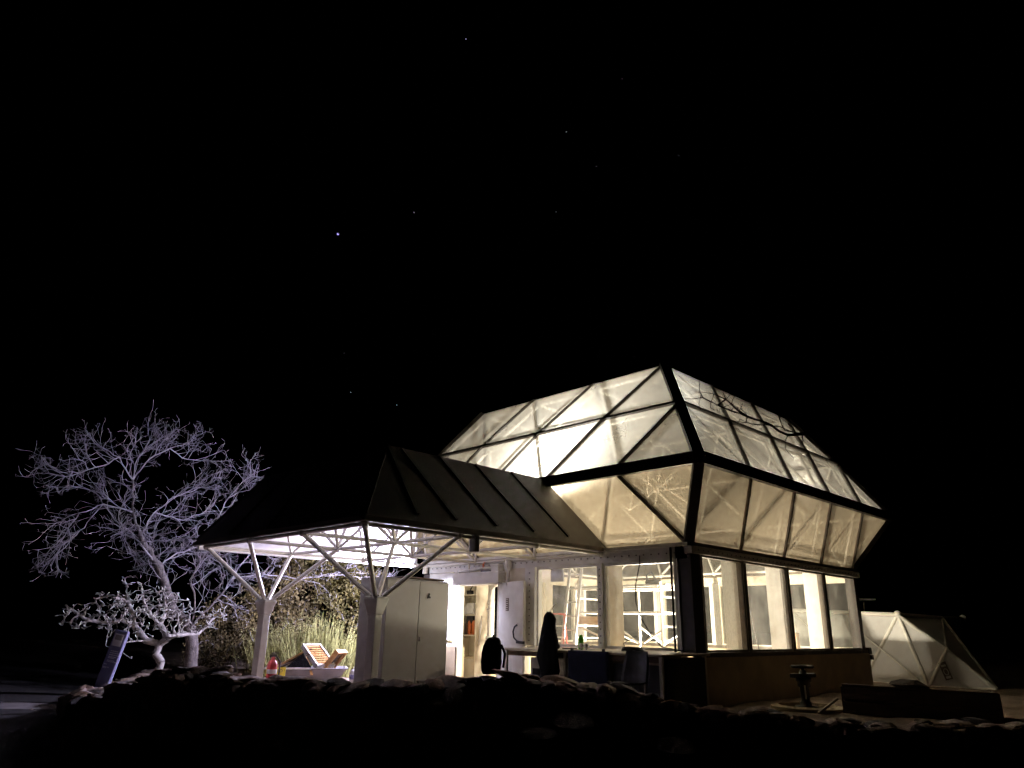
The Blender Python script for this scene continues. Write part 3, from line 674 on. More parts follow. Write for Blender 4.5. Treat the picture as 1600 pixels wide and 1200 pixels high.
for k in range(5):
    pts = [(-.60 + (.15 + .012 * k) * math.cos(a_), .80 + (.19 - .015 * k) * math.sin(a_), 1.278 + .012 * k + .006 * math.sin(3 * a_ + k)) for a_ in np.linspace(.3 * k, .3 * k + 2 * PI, 28)]
    g.tube(pts, .008, 6)
o = g.build('cable_coil', 'dark_rubber', None, True); tag(o, 'coil of dark cable lying on the bench top', 'cable')
g = G().tube([(-.62, .94, 1.34), (-.5, 1.05, 1.38), (-.35, 1.02, 1.46), (-.32, .90, 1.5)], .006, 6).tube([(-.55, .66, 1.34), (-.4, .66, 1.45), (-.35, .58, 1.58)], .006, 6)
o = g.build('cable_end', 'dark_rubber', None, True); tag(o, 'loose cable ends sticking up behind the coil', 'cable')
g = G().tube([(-.10, .94, 2.85), (-.10, .95, 2.7), (-.10, 1.05, 2.35), (-.10, 1.06, 2.07), (-.10, .96, 1.80), (-.10, .75, 1.50), (-.12, .55, 1.34), (-.15, .2, 1.30), (-.2, -.1, 1.295)], .009, 6)
o = g.build('hanging_cable', 'dark_rubber', None, True); tag(o, 'thin black cable hanging across the window above the bench', 'cable')
t = thing('headphones', 'dark round headphones lying left of the green bottle', 'headphones', (-.75, 2.28, 1.266))
G().lathe((-.78, 2.30, 1.308), [(.02, -.03), (.055, -.025), (.06, .0), (.055, .03), (.02, .035)], 14, Matrix.Rotation(1.2, 3, 'Y')).build('ear_cup', 'dark_rubber', t, True)
G().tube([(-.78, 2.34, 1.293), (-.8, 2.5, 1.293), (-.85, 2.62, 1.293)], .01, 6).build('band', 'dark_rubber', t, True)
t = thing('gauge_pair', 'two small round grey gauges standing right of the green bottle', 'gauges', (-.85, 1.62, 1.266))
for y in (1.57, 1.68):
    G().lathe((-.85, y, 1.328), [(.04, -.015), (.045, -.01), (.045, .012), (.036, .015)], 14, Matrix.Rotation(-PI / 2, 3, 'Y')).build('dial', 'aluminium', t, True)
    G().tube([(-.85, y, 1.266), (-.85, y, 1.293)], .012, 8).build('stem', 'dark_steel', t)
o = bevel(G().box((-.72, 2.05, 1.275), (.16, .22, .018), rz=.3).build('tool_roll', 'wood_dark'), .004); tag(o, 'small dark pouch lying between headphones and green bottle', 'pouch')
# chair in the dark beside the bench
t = thing('plastic_chair', 'dark grey plastic chair standing in the shade before the bench', 'chair', (-1.95, -.1, GZ))
g = G(); V = []; F = []
for i in range(9):
    for j in range(9):
        v = j / 8; w = .21 + .02 * math.sin(v * PI); x = (i / 8 - .5) * 2
        if v < .5: p = (-2.18 + .40 * v * 2, -.1 + x * w, GZ + .44 - .02 * math.sin(v * 2 * PI) + .02 * x * x)
        else: q_ = (v - .5) * 2; p = (-1.78 + .10 * q_ - .05 * x * x, -.1 + x * w * (1 - .12 * q_ ** 3), GZ + .44 + .42 * q_)
        V.append(p)
F = [(i * 9 + j, i * 9 + j + 1, (i + 1) * 9 + j + 1, (i + 1) * 9 + j) for i in range(8) for j in range(8)]
o = mesh('seat_shell', V, F, 'dark_grey', t, True); o.modifiers.new('thick', 'SOLIDIFY').thickness = .012
for x, y in ((-2.14, -.27), (-2.14, .07), (-1.80, -.27), (-1.80, .07)): G().tube([(x, y, GZ), (x + .01, y, GZ + .44)], .014, 8).build('leg', 'aluminium', t)

# dark coat hanging at the bench end, rucksack on the rock wall
def blob(name, m, parent, rings, n=18, noise=.0, seed=1):
    """closed body from stacked rings (centre, rx, ry)"""
    rr = random.Random(seed); V = []; F = []
    for (cx, cy, cz, rx_, ry_) in rings:
        for k in range(n):
            a_ = 2 * PI * k / n; s_ = 1 + noise * rr.uniform(-1, 1) + noise * .6 * math.sin(3 * a_ + cz * 17); e = .75
            ca, sa = math.cos(a_), math.sin(a_)
            V.append((cx + math.copysign(abs(ca) ** e, ca) * rx_ * s_, cy + math.copysign(abs(sa) ** e, sa) * ry_ * s_, cz + noise * .1 * rr.uniform(-1, 1)))
    for i in range(len(rings) - 1):
        for k in range(n): F.append((i * n + k, i * n + (k + 1) % n, (i + 1) * n + (k + 1) % n, (i + 1) * n + k))
    F += [tuple(range(n))[::-1], tuple(range((len(rings) - 1) * n, len(rings) * n))]
    return mesh(name, V, F, m, parent, True)
t = thing('hanging_coat', 'shaggy black coat hanging before the window left of the bench', 'coat', (-1.56, 1.78, 1.0))
c = (-1.56, 1.78)
blob('coat', 'black_cloth', t, [(c[0], c[1] + .02, .70, .09, .12), (c[0], c[1], .95, .10, .15), (c[0], c[1], 1.2, .10, .155), (c[0], c[1] + .01, 1.45, .09, .13), (c[0], c[1], 1.65, .08, .115), (c[0], c[1], 1.76, .07, .105), (c[0], c[1], 1.82, .05, .07), (c[0], c[1], 1.85, .02, .03)], 26, .24, 3)
for s_ in (-1, 1): blob('sleeve', 'black_cloth', t, [(c[0] - .03, c[1] + s_ * .13, .98, .04, .05), (c[0] - .03, c[1] + s_ * .145, 1.15, .05, .055), (c[0] - .02, c[1] + s_ * .12, 1.4, .055, .06), (c[0], c[1] + s_ * .07, 1.62, .05, .05)], 12, .25, 5 + s_)
g = G()
for k in range(420):
    z = random.uniform(.72, 1.78); w = np.interp(z, [.7, .95, 1.2, 1.45, 1.65, 1.8], [.12, .15, .155, .13, .115, .05]); a_ = random.uniform(0, 2 * PI)
    p = Vector((c[0] + math.cos(a_) * w * .6, c[1] + math.sin(a_) * w, z)); q_ = p + Vector((math.cos(a_) * .03, math.sin(a_) * .045, -random.uniform(.02, .07)))
    s_ = Vector((0, 0, .008)); g.add([p - s_, p + s_, q_], [(0, 1, 2)])
g.build('fringe', 'black_cloth', t)
G().tube([(c[0], c[1], 1.80), (c[0], c[1] - .03, 1.88), (c[0] + .05, c[1] - .12, 2.0)], .007, 6).build('hanger_hook', 'aluminium', t)
t = thing('stool', 'small dark stool standing under the hanging coat', 'stool', (-1.56, 1.8, GZ))
bevel(G().box((-1.56, 1.8, .66), (.34, .36, .05)).build('seat', 'wood_dark', t))
for x in (-1.69, -1.43):
    for y in (1.66, 1.94): G().tube([(x, y, GZ), (x, y, .64)], .016, 8).build('leg', 'wood_dark', t)

BP = Vector((-4.02, .56, 1.03))
t = thing('rucksack', 'black rucksack standing upright on the rock wall before the doorway', 'rucksack', BP)
rq = [(0, 0, .0, .10, .155), (0, 0, .03, .12, .176), (0, 0, .14, .135, .182), (.0, 0, .26, .13, .178), (.01, 0, .34, .12, .165), (.02, 0, .40, .10, .135), (.025, 0, .435, .07, .10), (.03, 0, .45, .03, .05)]
A45 = math.radians(45)
def rots(o, a_): o.rotation_euler.z = a_; return o
rots(blob('main_bag', 'black_cloth', t, [(BP.x + x, BP.y + y, BP.z + z, a_, b_) for x, y, z, a_, b_ in rq], 20, .035, 5), -A45 * .9)
rots(blob('front_pocket', 'black_cloth', t, [(BP.x - .115, BP.y, BP.z + z, a_, b_) for z, a_, b_ in ((.03, .04, .11), (.06, .055, .125), (.18, .055, .12), (.22, .03, .10))], 16, .03, 6), A45)
for s_ in (-1, 1): rots(blob('side_pocket', 'black_cloth', t, [(BP.x, BP.y + s_ * .16, BP.z + z, a_, b_) for z, a_, b_ in ((.02, .05, .03), (.05, .07, .045), (.16, .065, .04), (.18, .03, .02))], 12, .03, 7), -A45 * .9)
rots(G().tube([(BP.x + .12, BP.y - .08, BP.z + .36), (BP.x + .17, BP.y - .09, BP.z + .25), (BP.x + .15, BP.y - .1, BP.z + .08)], .016, 6).build('strap', 'black_cloth', t, True), -A45 * .9)
rots(G().tube([(BP.x + .02, BP.y - .03, BP.z + .42), (BP.x + .02, BP.y, BP.z + .47), (BP.x + .02, BP.y + .03, BP.z + .42)], .010, 6).build('grab_loop', 'black_cloth', t, True), -A45 * .9)
rots(G().tube([(BP.x, BP.y + .17, BP.z + .12), (BP.x, BP.y + .25, BP.z + .13), (BP.x - .02, BP.y + .24, BP.z + .02)], .012, 6).build('hip_belt', 'black_cloth', t, True), -A45 * .9)

# ------------------------------------------------------------------ inside the glass building
t = thing('scaffold_tower', 'white tube scaffold tower with a boarded platform inside the building', 'scaffold', (3.4, 3.7, GZ))
SX0, SX1, SY0, SY1 = 3.0, 3.9, 2.62, 5.05
for x in (SX0, SX1):
    for y in (SY0, 3.85, SY1): strut((x, y, GZ), (x, y, 2.62 + (.0)), .028, 'tube_white', t, 'post')
for x in (SX0, SX1):
    for z in (1.97, 2.50): strut((x, SY0, z), (x, SY1, z), .024, 'tube_white', t, 'rail')
    strut((x, SY1, 1.68), (x, 3.85, 1.30), .022, 'tube_white', t, 'brace'); strut((x, 3.85, 1.68), (x, 3.2, 1.30), .022, 'tube_white', t, 'brace'); strut((x, 3.2, 1.30), (x, SY0, 1.60), .022, 'tube_white', t, 'brace')
for y in (SY0, SY1):
    for z in (1.4, 1.68, 1.97, 2.3): strut((SX0, y, z), (SX1, y, z), .02, 'tube_white', t, 'rung')
for k in range(3): bevel(G().box((SX0 + .16 + .29 * k, 3.83, 2.555), (.275, 2.7, .05)).build('platform_board', 'bench_top' if k else 'aluminium', t))
G().box((SX0 - .005, 4.6, 1.80), (.02, .9, .17)).build('toe_board', 'carton', t)
t = thing('black_tool', 'black power tool lying on top of the scaffold platform', 'tool', (3.2, 3.0, 2.58))
G().tube([(3.2, 2.75, 2.63), (3.2, 3.12, 2.63)], [.045, .05], 10).build('body', 'dark_rubber', t, True)
G().tube([(3.2, 3.08, 2.64), (3.2, 3.12, 2.78), (3.2, 2.98, 2.84), (3.2, 2.88, 2.70)], .022, 8).build('handle', 'dark_rubber', t, True)
def ladder(name, label, a0, a1, w, n, mr, mk, group=None):
    a0, a1, w = Vector(a0), Vector(a1), Vector(w); t = thing(name, label, 'ladder', a0, group)
    for s_ in (-.5, .5): G().bar(a0 + w * s_, a1 + w * s_, .028, .07, up=w).build('rail', mr, t)
    for k in range(n): f_ = (k + .7) / n; strut(a0.lerp(a1, f_) - w / 2, a0.lerp(a1, f_) + w / 2, .016, mk, t, 'rung')
    return t
ladder('extension_ladder', 'silver ladder leaning high inside behind the left window', (2.2, 4.72, GZ), (2.5, 4.45, 4.1), (0, .36, 0), 12, 'aluminium', 'aluminium')
def stepladder(label, x, y, rz, h, m):
    t = thing('stepladder', label, 'stepladder', (x, y, GZ), 'red stepladders inside the building'); M = Matrix.Rotation(rz, 3, 'Z')
    q = lambda a_, b_, z: Vector((x, y, GZ + z)) + M @ Vector((a_, b_, 0))
    for s_ in (-1, 1):
        G().bar(q(-.38, s_ * .24, 0), q(0, s_ * .17, h), .025, .07).build('front_rail', m, t); G().bar(q(.38, s_ * .24, 0), q(.03, s_ * .17, h), .02, .04).build('rear_rail', m, t)
    for k in range(1, 6):
        f_ = k / 6.; G().bar(q(-.38 * (1 - f_), -(.24 - .07 * f_), h * f_), q(-.38 * (1 - f_), .24 - .07 * f_, h * f_), .09, .025).build('tread', 'aluminium', t)
    bevel(G().box(q(.02, 0, h + .02), (.2, .4, .04), rz=rz).build('top_cap', m, t))
stepladder('red stepladder standing left of the scaffold behind the ladder', 2.2, 4.95, .5, 1.45, 'red_paint')
stepladder('red stepladder standing behind the first window right of the dark corner post', 4.9, 3.0, 0.6, 1.55, 'red_paint')
t = thing('shelf_unit', 'white shelf unit with bottles and cans just inside the doorway', 'shelf', (.75, 6.15, GZ))
for y in (5.98, 6.55): G().box((.78, y, 1.5), (.36, .03, 2.1)).build('upright', 'cream_paint', t)
for z in (.95, 1.42, 1.86, 2.3): G().box((.78, 6.265, z), (.34, .54, .03)).build('board', 'cream_paint', t)
G().box((.95, 6.265, 1.5), (.02, .54, 2.1)).build('back', 'cream_paint', t)
k = 0
for x, y, z, h, r, m in ((.7, 6.12, 1.435, .26, .055, 'orange_can'), (.7, 6.26, 1.435, .26, .055, 'orange_can'), (.72, 6.40, 1.435, .22, .05, 'wood_dark')):
    o = G().lathe((x, y, z), [(r, 0), (r, h), (r * .5, h + .05)], 12).build('tall_can', m, None, True)
    tag(o, ('orange can at the right end of the shelf in the doorway', 'orange can in the middle of the shelf in the doorway', 'dark can at the left end of the shelf in the doorway')[k], 'can', 'cans on the doorway shelf'); k += 1
o = bevel(G().box((.68, 6.16, 2.0), (.2, .24, .24)).build('white_box', 'paper')); tag(o, 'white box on the upper shelf inside the doorway', 'box')
o = G().lathe((.68, 6.40, 1.877), [(.04, 0), (.04, .14), (.015, .18), (.015, .21)], 12).build('white_bottle', 'paper', None, True); tag(o, 'small white bottle beside the white box on the shelf', 'bottle')
o = G().box((.74, 6.25, 1.76), (.14, .2, .17)).build('dark_radio', 'dark_rubber'); o.location.z = -.0; tag(o, 'dark grey box hanging under the upper shelf', 'box')
o = G().box((.7, 6.3, 2.36), (.12, .1, .09)).tube([(.7, 6.3, 2.4), (.66, 6.2, 2.47), (.7, 6.15, 2.55)], .012, 6).build('power_tool', 'dark_rubber'); tag(o, 'black tool on the top shelf inside the doorway', 'tool')
o = bevel(G().box((.78, 6.26, .7), (.34, .5, .46)).build('storage_bin', 'white_paint')); tag(o, 'white storage bin on the floor under the doorway shelf', 'bin')
t = thing('standing_pipe', 'white bent standpipe inside the doorway', 'pipe', (.8, 5.72, GZ))
G().tube([(.8, 5.74, GZ), (.8, 5.74, 1.9), (.8, 5.72, 2.25), (.8, 5.68, 2.42), (.8, 5.60, 2.50), (.8, 5.50, 2.52)], .04, 12).build('pipe', 'white_paint', t, True)
for z, r in ((1.95, .065), (1.35, .075), (1.28, .085), (2.1, .055)): G().lathe((.8, 5.74, z), [(r * .7, -.02), (r, 0), (r, .05), (r * .7, .07)], 14).build('collar', 'white_paint', t, True)
o = G().bar((.7, 5.95, 1.2), (.7, 5.88, 1.85), .03, .03).build('white_batten', 'white_paint'); tag(o, 'thin white batten leaning beside the standpipe', 'batten')
t = thing('cardboard_carton', 'tall brown carton standing behind the third window right of the corner', 'carton', (5.6, .95, GZ))
bevel(G().box((5.6, .95, 1.03), (.26, .26, 1.15), rz=.2).build('carton', 'carton', t)); G().box((5.6, .95, 1.68), (.2, .2, .14), rz=.4).build('contents', 'paper', t)
o = G().tube([(3.2, .7, 2.95), (3.25, .7, 2.2), (3.42, .68, 1.5), (3.5, .68, 1.25)], .012, 6).build('hanging_hose', 'dark_rubber', None, True); tag(o, 'thin dark hose hanging behind the second window right of the corner', 'hose')
o = G().box((.05, 3.02, 2.63), (.01, .34, .32)).build('paper_notice', 'paper'); tag(o, 'white paper sheet taped inside the window left of the bench', 'paper')

# ------------------------------------------------------------------ rock wall before the porch
def stone_mesh(seed, m):
    r = random.Random(seed); bm = bmesh.new(); bmesh.ops.create_icosphere(bm, subdivisions=2, radius=1)
    pl = [(Vector((r.uniform(-1, 1), r.uniform(-1, 1), r.uniform(-1, 1))).normalized(), r.uniform(.55, .85)) for _ in range(9)]
    for v in bm.verts:
        for n, d in pl:
            k = v.co.dot(n)
            if k > d: v.co -= n * (k - d) * .92
        v.co *= 1 + r.uniform(-.06, .06)
    me = bpy.data.meshes.new('stone'); bm.to_mesh(me); bm.free(); me.materials.append(MATS[m]); return me
STONES = [stone_mesh(k, ('rock', 'rock_pink', 'rock', 'rock_dark')[k % 4]) for k in range(16)]
WP = [(-6.25, 8.4, .46), (-6.75, 7.2, .50), (-7.15, 5.9, .56), (-7.35, 4.9, .64), (-7.40, 3.9, .78), (-7.25, 3.2, .98), (-7.0, 2.80, 1.04), (-6.35, 1.95, 1.0), (-5.55, 1.1, .97), (-4.85, .45, 1.0), (-4.2, .0, 1.07), (-3.75, -.4, 1.04), (-3.3, -1.05, .93), (-2.9, -1.7, .80), (-2.2, -2.6, .68), (-1.2, -3.4, .62), (.6, -4.2, .58), (3, -5.3, .52), (6, -6.4, .42)]
rw = thing('rock_wall', 'low rough rock wall of reddish boulders across the front of the terrace', 'rock wall', (-5.5, 1.2, 0))
wp = np.array(WP); seg = np.hypot(*np.diff(wp[:, :2], axis=0).T); cum = np.concatenate([[0], np.cumsum(seg)])
def wall_at(s_):
    p = [np.interp(s_, cum, wp[:, k]) for k in range(3)]
    a = [np.interp(min(s_ + .05, cum[-1]), cum, wp[:, k]) for k in range(2)]; b = [np.interp(max(s_ - .05, 0), cum, wp[:, k]) for k in range(2)]
    t = Vector((a[0] - b[0], a[1] - b[1], 0)).normalized(); return Vector(p), t, Vector((t.y, -t.x, 0)) * 1   # outward = right of travel
V = []; F = []; ns = 80
for i in range(ns + 1):
    p, t, n = wall_at(cum[-1] * i / ns); n = n if n.dot(CAM - p) > 0 or i < 30 else -n
    for o_, z in ((.30, -.05), (.20, p.z * .6), (.12, p.z - .10), (-.16, p.z - .09), (-.24, .3)): V.append((p.x + n.x * o_, p.y + n.y * o_, z))
for i in range(ns):
    for j in range(4): F.append((i * 5 + j, i * 5 + j + 1, (i + 1) * 5 + j + 1, (i + 1) * 5 + j))
mesh('core', V, F, 'mortar', rw)
rs = random.Random(11); nst = 0
def stone(p, s_, flat=1., idx=None, name='stone', parent=rw):
    o = put(name, STONES[(rs.randrange(16) if s_ < 14.5 else 3 + 4 * rs.randrange(4)) if idx is None else idx], parent); o.location = Vector(p) - ploc(parent)
    o.rotation_euler = (rs.uniform(-.3, .3), rs.uniform(-.3, .3), rs.uniform(0, 6.3)); o.scale = (s_ * rs.uniform(.9, 1.35), s_ * rs.uniform(.75, 1.1), s_ * rs.uniform(.6, .9) * flat); return o
s_ = 0.
while s_ < cum[-1]:
    p, t, n = wall_at(s_); n = n if n.dot(CAM - p) > 0 or s_ < 5.5 else -n; near = s_ > 4.6
    nl = (5 if s_ < 13.2 else 3) if near else 3
    for l in range(nl):
        z = .04 + (p.z - .1) * (l + rs.uniform(.2, .6)) / nl
        stone((p.x + n.x * (.28 - .14 * z / p.z) + t.x * rs.uniform(-.08, .08), p.y + n.y * (.28 - .14 * z / p.z) + t.y * rs.uniform(-.08, .08), z), rs.uniform(.11, .21) if near else rs.uniform(.15, .24)); nst += 1
    for o_ in (-.12, .07):
        stone((p.x + n.x * o_ + t.x * rs.uniform(-.05, .05), p.y + n.y * o_ + t.y * rs.uniform(-.05, .05), p.z - .075 + rs.uniform(-.03, .03)), rs.uniform(.13, .27), .42); nst += 1
    s_ += .235 if near else .36
# boulder that tops the corner, loose slabs and rocks on the terrace and below the wall
for k, (x, y, z, q, fl) in enumerate(((-6.95, 2.95, 1.0, .20, .55), (-6.75, 2.6, 1.02, .16, .6), (-6.5, 2.95, .92, .2, .5))): stone((x, y, z), q, fl)
LR = [(-4.75, 1.9, .60, .30, .16, 'flat dark slab lying low before the locker'), (-4.15, -.95, .62, .24, .2, 'flat slab lying below the rock wall left of the bench'),
      (-4.5, -.75, .50, .22, .25, 'small flat stone below the rock wall near the rucksack'), (-3.5, -1.9, .42, .3, .3, 'grey slab on the slope below the navy cloth')]
for k, (x, y, z, q, fl, lab) in enumerate(LR):
    o = stone((x, y, z), q, fl, 3, 'loose_slab', None); tag(o, lab, 'stone', 'loose slabs about the rock wall')

# ------------------------------------------------------------------ trees
def colonize(seeds, parents, attr, step, infl, kill, iters, jit=.25, seed=3):
    r = np.random.default_rng(seed); P = [np.array(p, float) for p in seeds]; par = list(parents); A = np.array(attr, float)
    best = np.full(len(A), 1e9); bi = np.zeros(len(A), int); start = 0; grown = {}
    for it in range(iters):
        N = np.array(P[start:])
        if len(N) == 0 or len(A) == 0: break
        for c0 in range(0, len(N), 400):
            D = np.linalg.norm(A[:, None] - N[None, c0:c0 + 400], axis=2); j = D.argmin(1); d = D[np.arange(len(A)), j]
            u = d < best; best[u] = d[u]; bi[u] = j[u] + start + c0
        start = len(P)
        keep = best > kill; A, best, bi = A[keep], best[keep], bi[keep]
        act = best < infl
        if not act.any(): break
        dirs = A[act] - np.array(P)[bi[act]]; dirs /= np.linalg.norm(dirs, axis=1)[:, None] + 1e-9
        ids = bi[act]; acc = {}
        for i, d in zip(ids.tolist(), dirs): acc[i] = acc.get(i, 0) + d
        new = 0
        for i, d in acc.items():
            if grown.get(i, 0) >= 3: continue
            d = d / (np.linalg.norm(d) + 1e-9) + r.normal(0, jit, 3); d /= np.linalg.norm(d) + 1e-9
            P.append(P[i] + d * step); par.append(i); grown[i] = grown.get(i, 0) + 1; new += 1
        if not new: break
    return P, par
def tree_mesh(P, par, tip, expo, rmax, minr=0, maxr=9, nside=None):
    n = len(P); w = [0.] * n; kids = [0] * n
    for i in range(n - 1, 0, -1):
        if kids[i] == 0: w[i] = tip ** expo
        if par[i] >= 0: w[par[i]] += w[i]; kids[par[i]] += 1
    return [min(rmax, max(tip, x ** (1 / expo))) for x in w]
def skin(P, par, R, lo, hi, ns):
    g = G()
    for i in range(1, len(P)):
        j = par[i]
        if j < 0 or not (lo <= R[i] < hi): continue
        p, q = Vector(P[j]), Vector(P[i]); d = q - p
        if d.length < 1e-5: continue
        d.normalize(); a = d.orthogonal().normalized(); b = d.cross(a); r0, r1 = min(R[j], R[i] * 1.6), R[i]
        q = q + d * r1 * .3
        V = [p + (a * math.cos(2 * PI * k / ns) + b * math.sin(2 * PI * k / ns)) * r0 for k in range(ns)] + [q + (a * math.cos(2 * PI * k / ns) + b * math.sin(2 * PI * k / ns)) * r1 for k in range(ns)]
        g.add(V, [(k, (k + 1) % ns, ns + (k + 1) % ns, ns + k) for k in range(ns)])
    return g
def densify(lines, step):
    """polylines -> seed nodes with parents; a line starts at the node nearest its first point"""
    P = []; par = []
    for L in lines:
        L = [np.array(p, float) for p in L]
        if not P: P.append(L[0]); par.append(-1); cur = 0
        else: cur = int(np.argmin([np.linalg.norm(p - L[0]) for p in P]))
        for q in L[1:]:
            v = q - P[cur]; k = max(1, int(np.linalg.norm(v) / step)); s0 = P[cur]
            for m_ in range(1, k + 1):
                P.append(s0 + v * m_ / k + rng.normal(0, step * .10, 3)); par.append(cur); cur = len(P) - 1
    return P, par
def lobes(L, per):
    out = []
    for (x, y, z, rx_, ry_, rz_, d) in L:
        k = int(per * rx_ * ry_ * rz_ * d * 4.2)
        v = rng.normal(0, 1, (k, 3)); v /= np.linalg.norm(v, axis=1)[:, None]; v *= rng.uniform(.0, 1, (k, 1)) ** .42
        out.append(np.array([x, y, z]) + v * np.array([rx_, ry_, rz_]))
    return np.concatenate(out)
def T3(px, py, D): return tuple(P2(px, py, D))
# big bare tree left of the porch
tb = Vector((-3.66, 10.73, GZ)); t = thing('bare_tree', 'large bare tree with pale tangled twigs left of the porch', 'tree', tb)
lines = [[tb, T3(300, 1010, 19), T3(297, 985, 19)],
         [T3(297, 985, 19), T3(275, 955, 18.9), T3(258, 920, 18.8), T3(248, 885, 18.7), T3(222, 845, 18.6), T3(208, 800, 18.6), T3(207, 750, 18.7), T3(185, 715, 18.6), T3(160, 700, 18.4)],
         [T3(207, 750, 18.7), T3(235, 715, 19), T3(265, 700, 19.3), T3(295, 694, 19.5)],
         [T3(207, 800, 18.6), T3(160, 788, 18.3), T3(125, 803, 18.0), T3(108, 825, 17.8)],
         [T3(215, 835, 18.6), T3(240, 800, 19), T3(270, 778, 19.4), T3(300, 765, 19.6)],
         [T3(248, 885, 18.7), T3(200, 826, 18.2), T3(188, 824, 18.0)], [T3(240, 845, 18.2), T3(275, 843, 18.0), T3(304, 846, 17.8)],
         [T3(297, 985, 19), T3(303, 955, 19.2), T3(303, 925, 19.3), T3(297, 905, 19.3), T3(312, 880, 19.5), T3(330, 850, 19.8), T3(345, 800, 20.0), T3(362, 772, 20.2), T3(380, 752, 20.2)],
         [T3(297, 985, 19), T3(318, 955, 19.1), T3(345, 930, 19.3), T3(362, 905, 19.4), T3(400, 897, 19.6), T3(470, 905, 19.7), T3(540, 897, 19.6), T3(590, 912, 19.4)],
         [T3(362, 905, 19.4), T3(385, 870, 19.6), T3(395, 840, 19.8)], [T3(207, 750, 18.7), T3(214, 715, 18.8), T3(228, 702, 19.0), T3(236, 688, 19.0)],
         [T3(185, 715, 18.6), T3(160, 728, 18.4), T3(125, 738, 18.2), T3(100, 745, 18.1)], [T3(222, 845, 18.6), T3(180, 812, 18.7), T3(150, 770, 18.8), T3(130, 760, 18.8)], [T3(240, 800, 19), T3(285, 812, 19.4), T3(320, 800, 19.6)],
         [T3(248, 885, 18.7), T3(275, 865, 19.2), T3(310, 855, 19.5), T3(330, 830, 19.7)], [T3(160, 788, 18.3), T3(130, 825, 18.2), T3(100, 850, 18.0)], [T3(265, 690, 19.3), T3(285, 715, 19.5), T3(315, 720, 19.6)], [T3(330, 850, 19.8), T3(360, 835, 20), T3(385, 800, 20.1)]]
P, par = densify(lines, .13); limbs = len(P)
rt = random.Random(17); ctr = Vector(T3(225, 800, 19))
def rdir(): return Vector((rt.gauss(0, 1), rt.gauss(0, 1), rt.gauss(0, 1))).normalized()
def twigs(i, d, L, lev):
    """a zigzag branch from node i, with shorter ones off its sides"""
    n = max(2, int(L / (.10 if lev < 3 else .06))); st = L / n; cur = i
    for k in range(n):
        d = (d + rdir() * .24 + Vector((0, 0, .04))).normalized()
        if rt.random() < .22: d = (d + rdir() * .5).normalized()
        P.append(np.array(P[cur]) + np.array(d) * st); par.append(cur); cur = len(P) - 1
        if lev < 5 and k >= (1 if lev < 3 else 0) and rt.random() < (.0, .84, .86, .72, .5)[lev]:
            e = (d * .75 + rdir() * .85).normalized(); twigs(cur, e, L * rt.uniform(.35, .70), lev + 1)
for i in range(14, limbs):
    p = Vector(P[i]); pd = (p - Vector(P[par[i]])).normalized(); px_right = i > limbs - 62
    if p.z < 2.3 and rt.random() < .75: continue
    out = (p - ctr).normalized()
    if rt.random() < .74:
        e = (pd * .6 + out * .55 + rdir() * .75 + Vector((0, 0, .25))).normalized()
        low = p.y < 10.9 and p.x > -2.9 and p.z < 3.4
        twigs(i, e, rt.uniform(.35, .8) * (.85 if low else 1), 1)
for i in [k for k in range(limbs) if k not in set(par[:limbs])]:
    for m_ in range(4): twigs(i, ((Vector(P[i]) - Vector(P[par[i]])).normalized() + rdir() * .55).normalized(), rt.uniform(.3, .6), 1)
R = tree_mesh(P, par, .0020, 2.6, .2); rmx = max(R)
R = [x if x < .03 else .03 + (x - .03) * .115 / (rmx - .03) for x in R]; print('tree nodes', len(P), rmx)
skin(P, par, R, .020, 9, 8).build('trunk', 'bark', t, True); skin(P, par, R, 0, .020, 4).build('crown', 'twig', t, True)
print('tree nodes', len(P))
# small pale gnarled tree
tb = Vector((-4.66, 10.05, GZ)); t = thing('gnarled_tree', 'small pale gnarled tree with stubby leaves before the bare tree', 'tree', tb)
D = 18
lines = [[tb, T3(252, 1035, D), T3(243, 1022, D), T3(248, 1008, D)], [T3(248, 1008, D), T3(262, 998, D - .1), T3(280, 996, D - .3), T3(272, 987, D - .3)], [T3(248, 1008, D), T3(228, 1000, D), T3(205, 1003, D - .2), T3(188, 1005, D - .3)],
         [T3(228, 1000, D), T3(212, 980, D + .1), T3(190, 968, D), T3(172, 972, D), T3(166, 1008, D - .4), T3(185, 1018, D - .5), T3(205, 1029, D - .6)], [T3(190, 968, D), T3(160, 975, D), T3(125, 962, D - .1), T3(103, 945, D - .2)],
         [T3(262, 998, D - .1), T3(250, 975, D + .2), T3(260, 950, D + .4), T3(255, 925, D + .4)], [T3(272, 990, D), T3(310, 990, D + .5), T3(335, 965, D + .6), T3(350, 955, D + .6)], [T3(212, 980, D + .1), T3(200, 940, D + .2), T3(195, 905, D + .2)],
         [T3(200, 940, D), T3(175, 930, D - .2), T3(150, 935, D - .3)], [T3(250, 975, D), T3(228, 950, D), T3(222, 930, D)]]
P, par = densify(lines, .09)
AT = lobes([(*T3(250, 955, D + .3), .75, .7, .55, 1.3), (*T3(195, 955, D), .8, .7, .5, 1.3), (*T3(140, 962, D - .2), .65, .5, .32, 1), (*T3(325, 965, D + .5), .5, .5, .4, .9), (*T3(115, 960, D - .2), .35, .35, .3, .9), (*T3(205, 915, D), .35, .35, .25, .8)], 190)
P, par = colonize(P, par, AT, .07, .9, .09, 60, .42, 5)
R = tree_mesh(P, par, .0085, 2.3, .075)
skin(P, par, R, .024, 9, 7).build('trunk', 'pale_bark', t, True)
skin(P, par, R, 0, .024, 5).build('crown', 'pale_bark', t, True)
g = G(); r = random.Random(4)
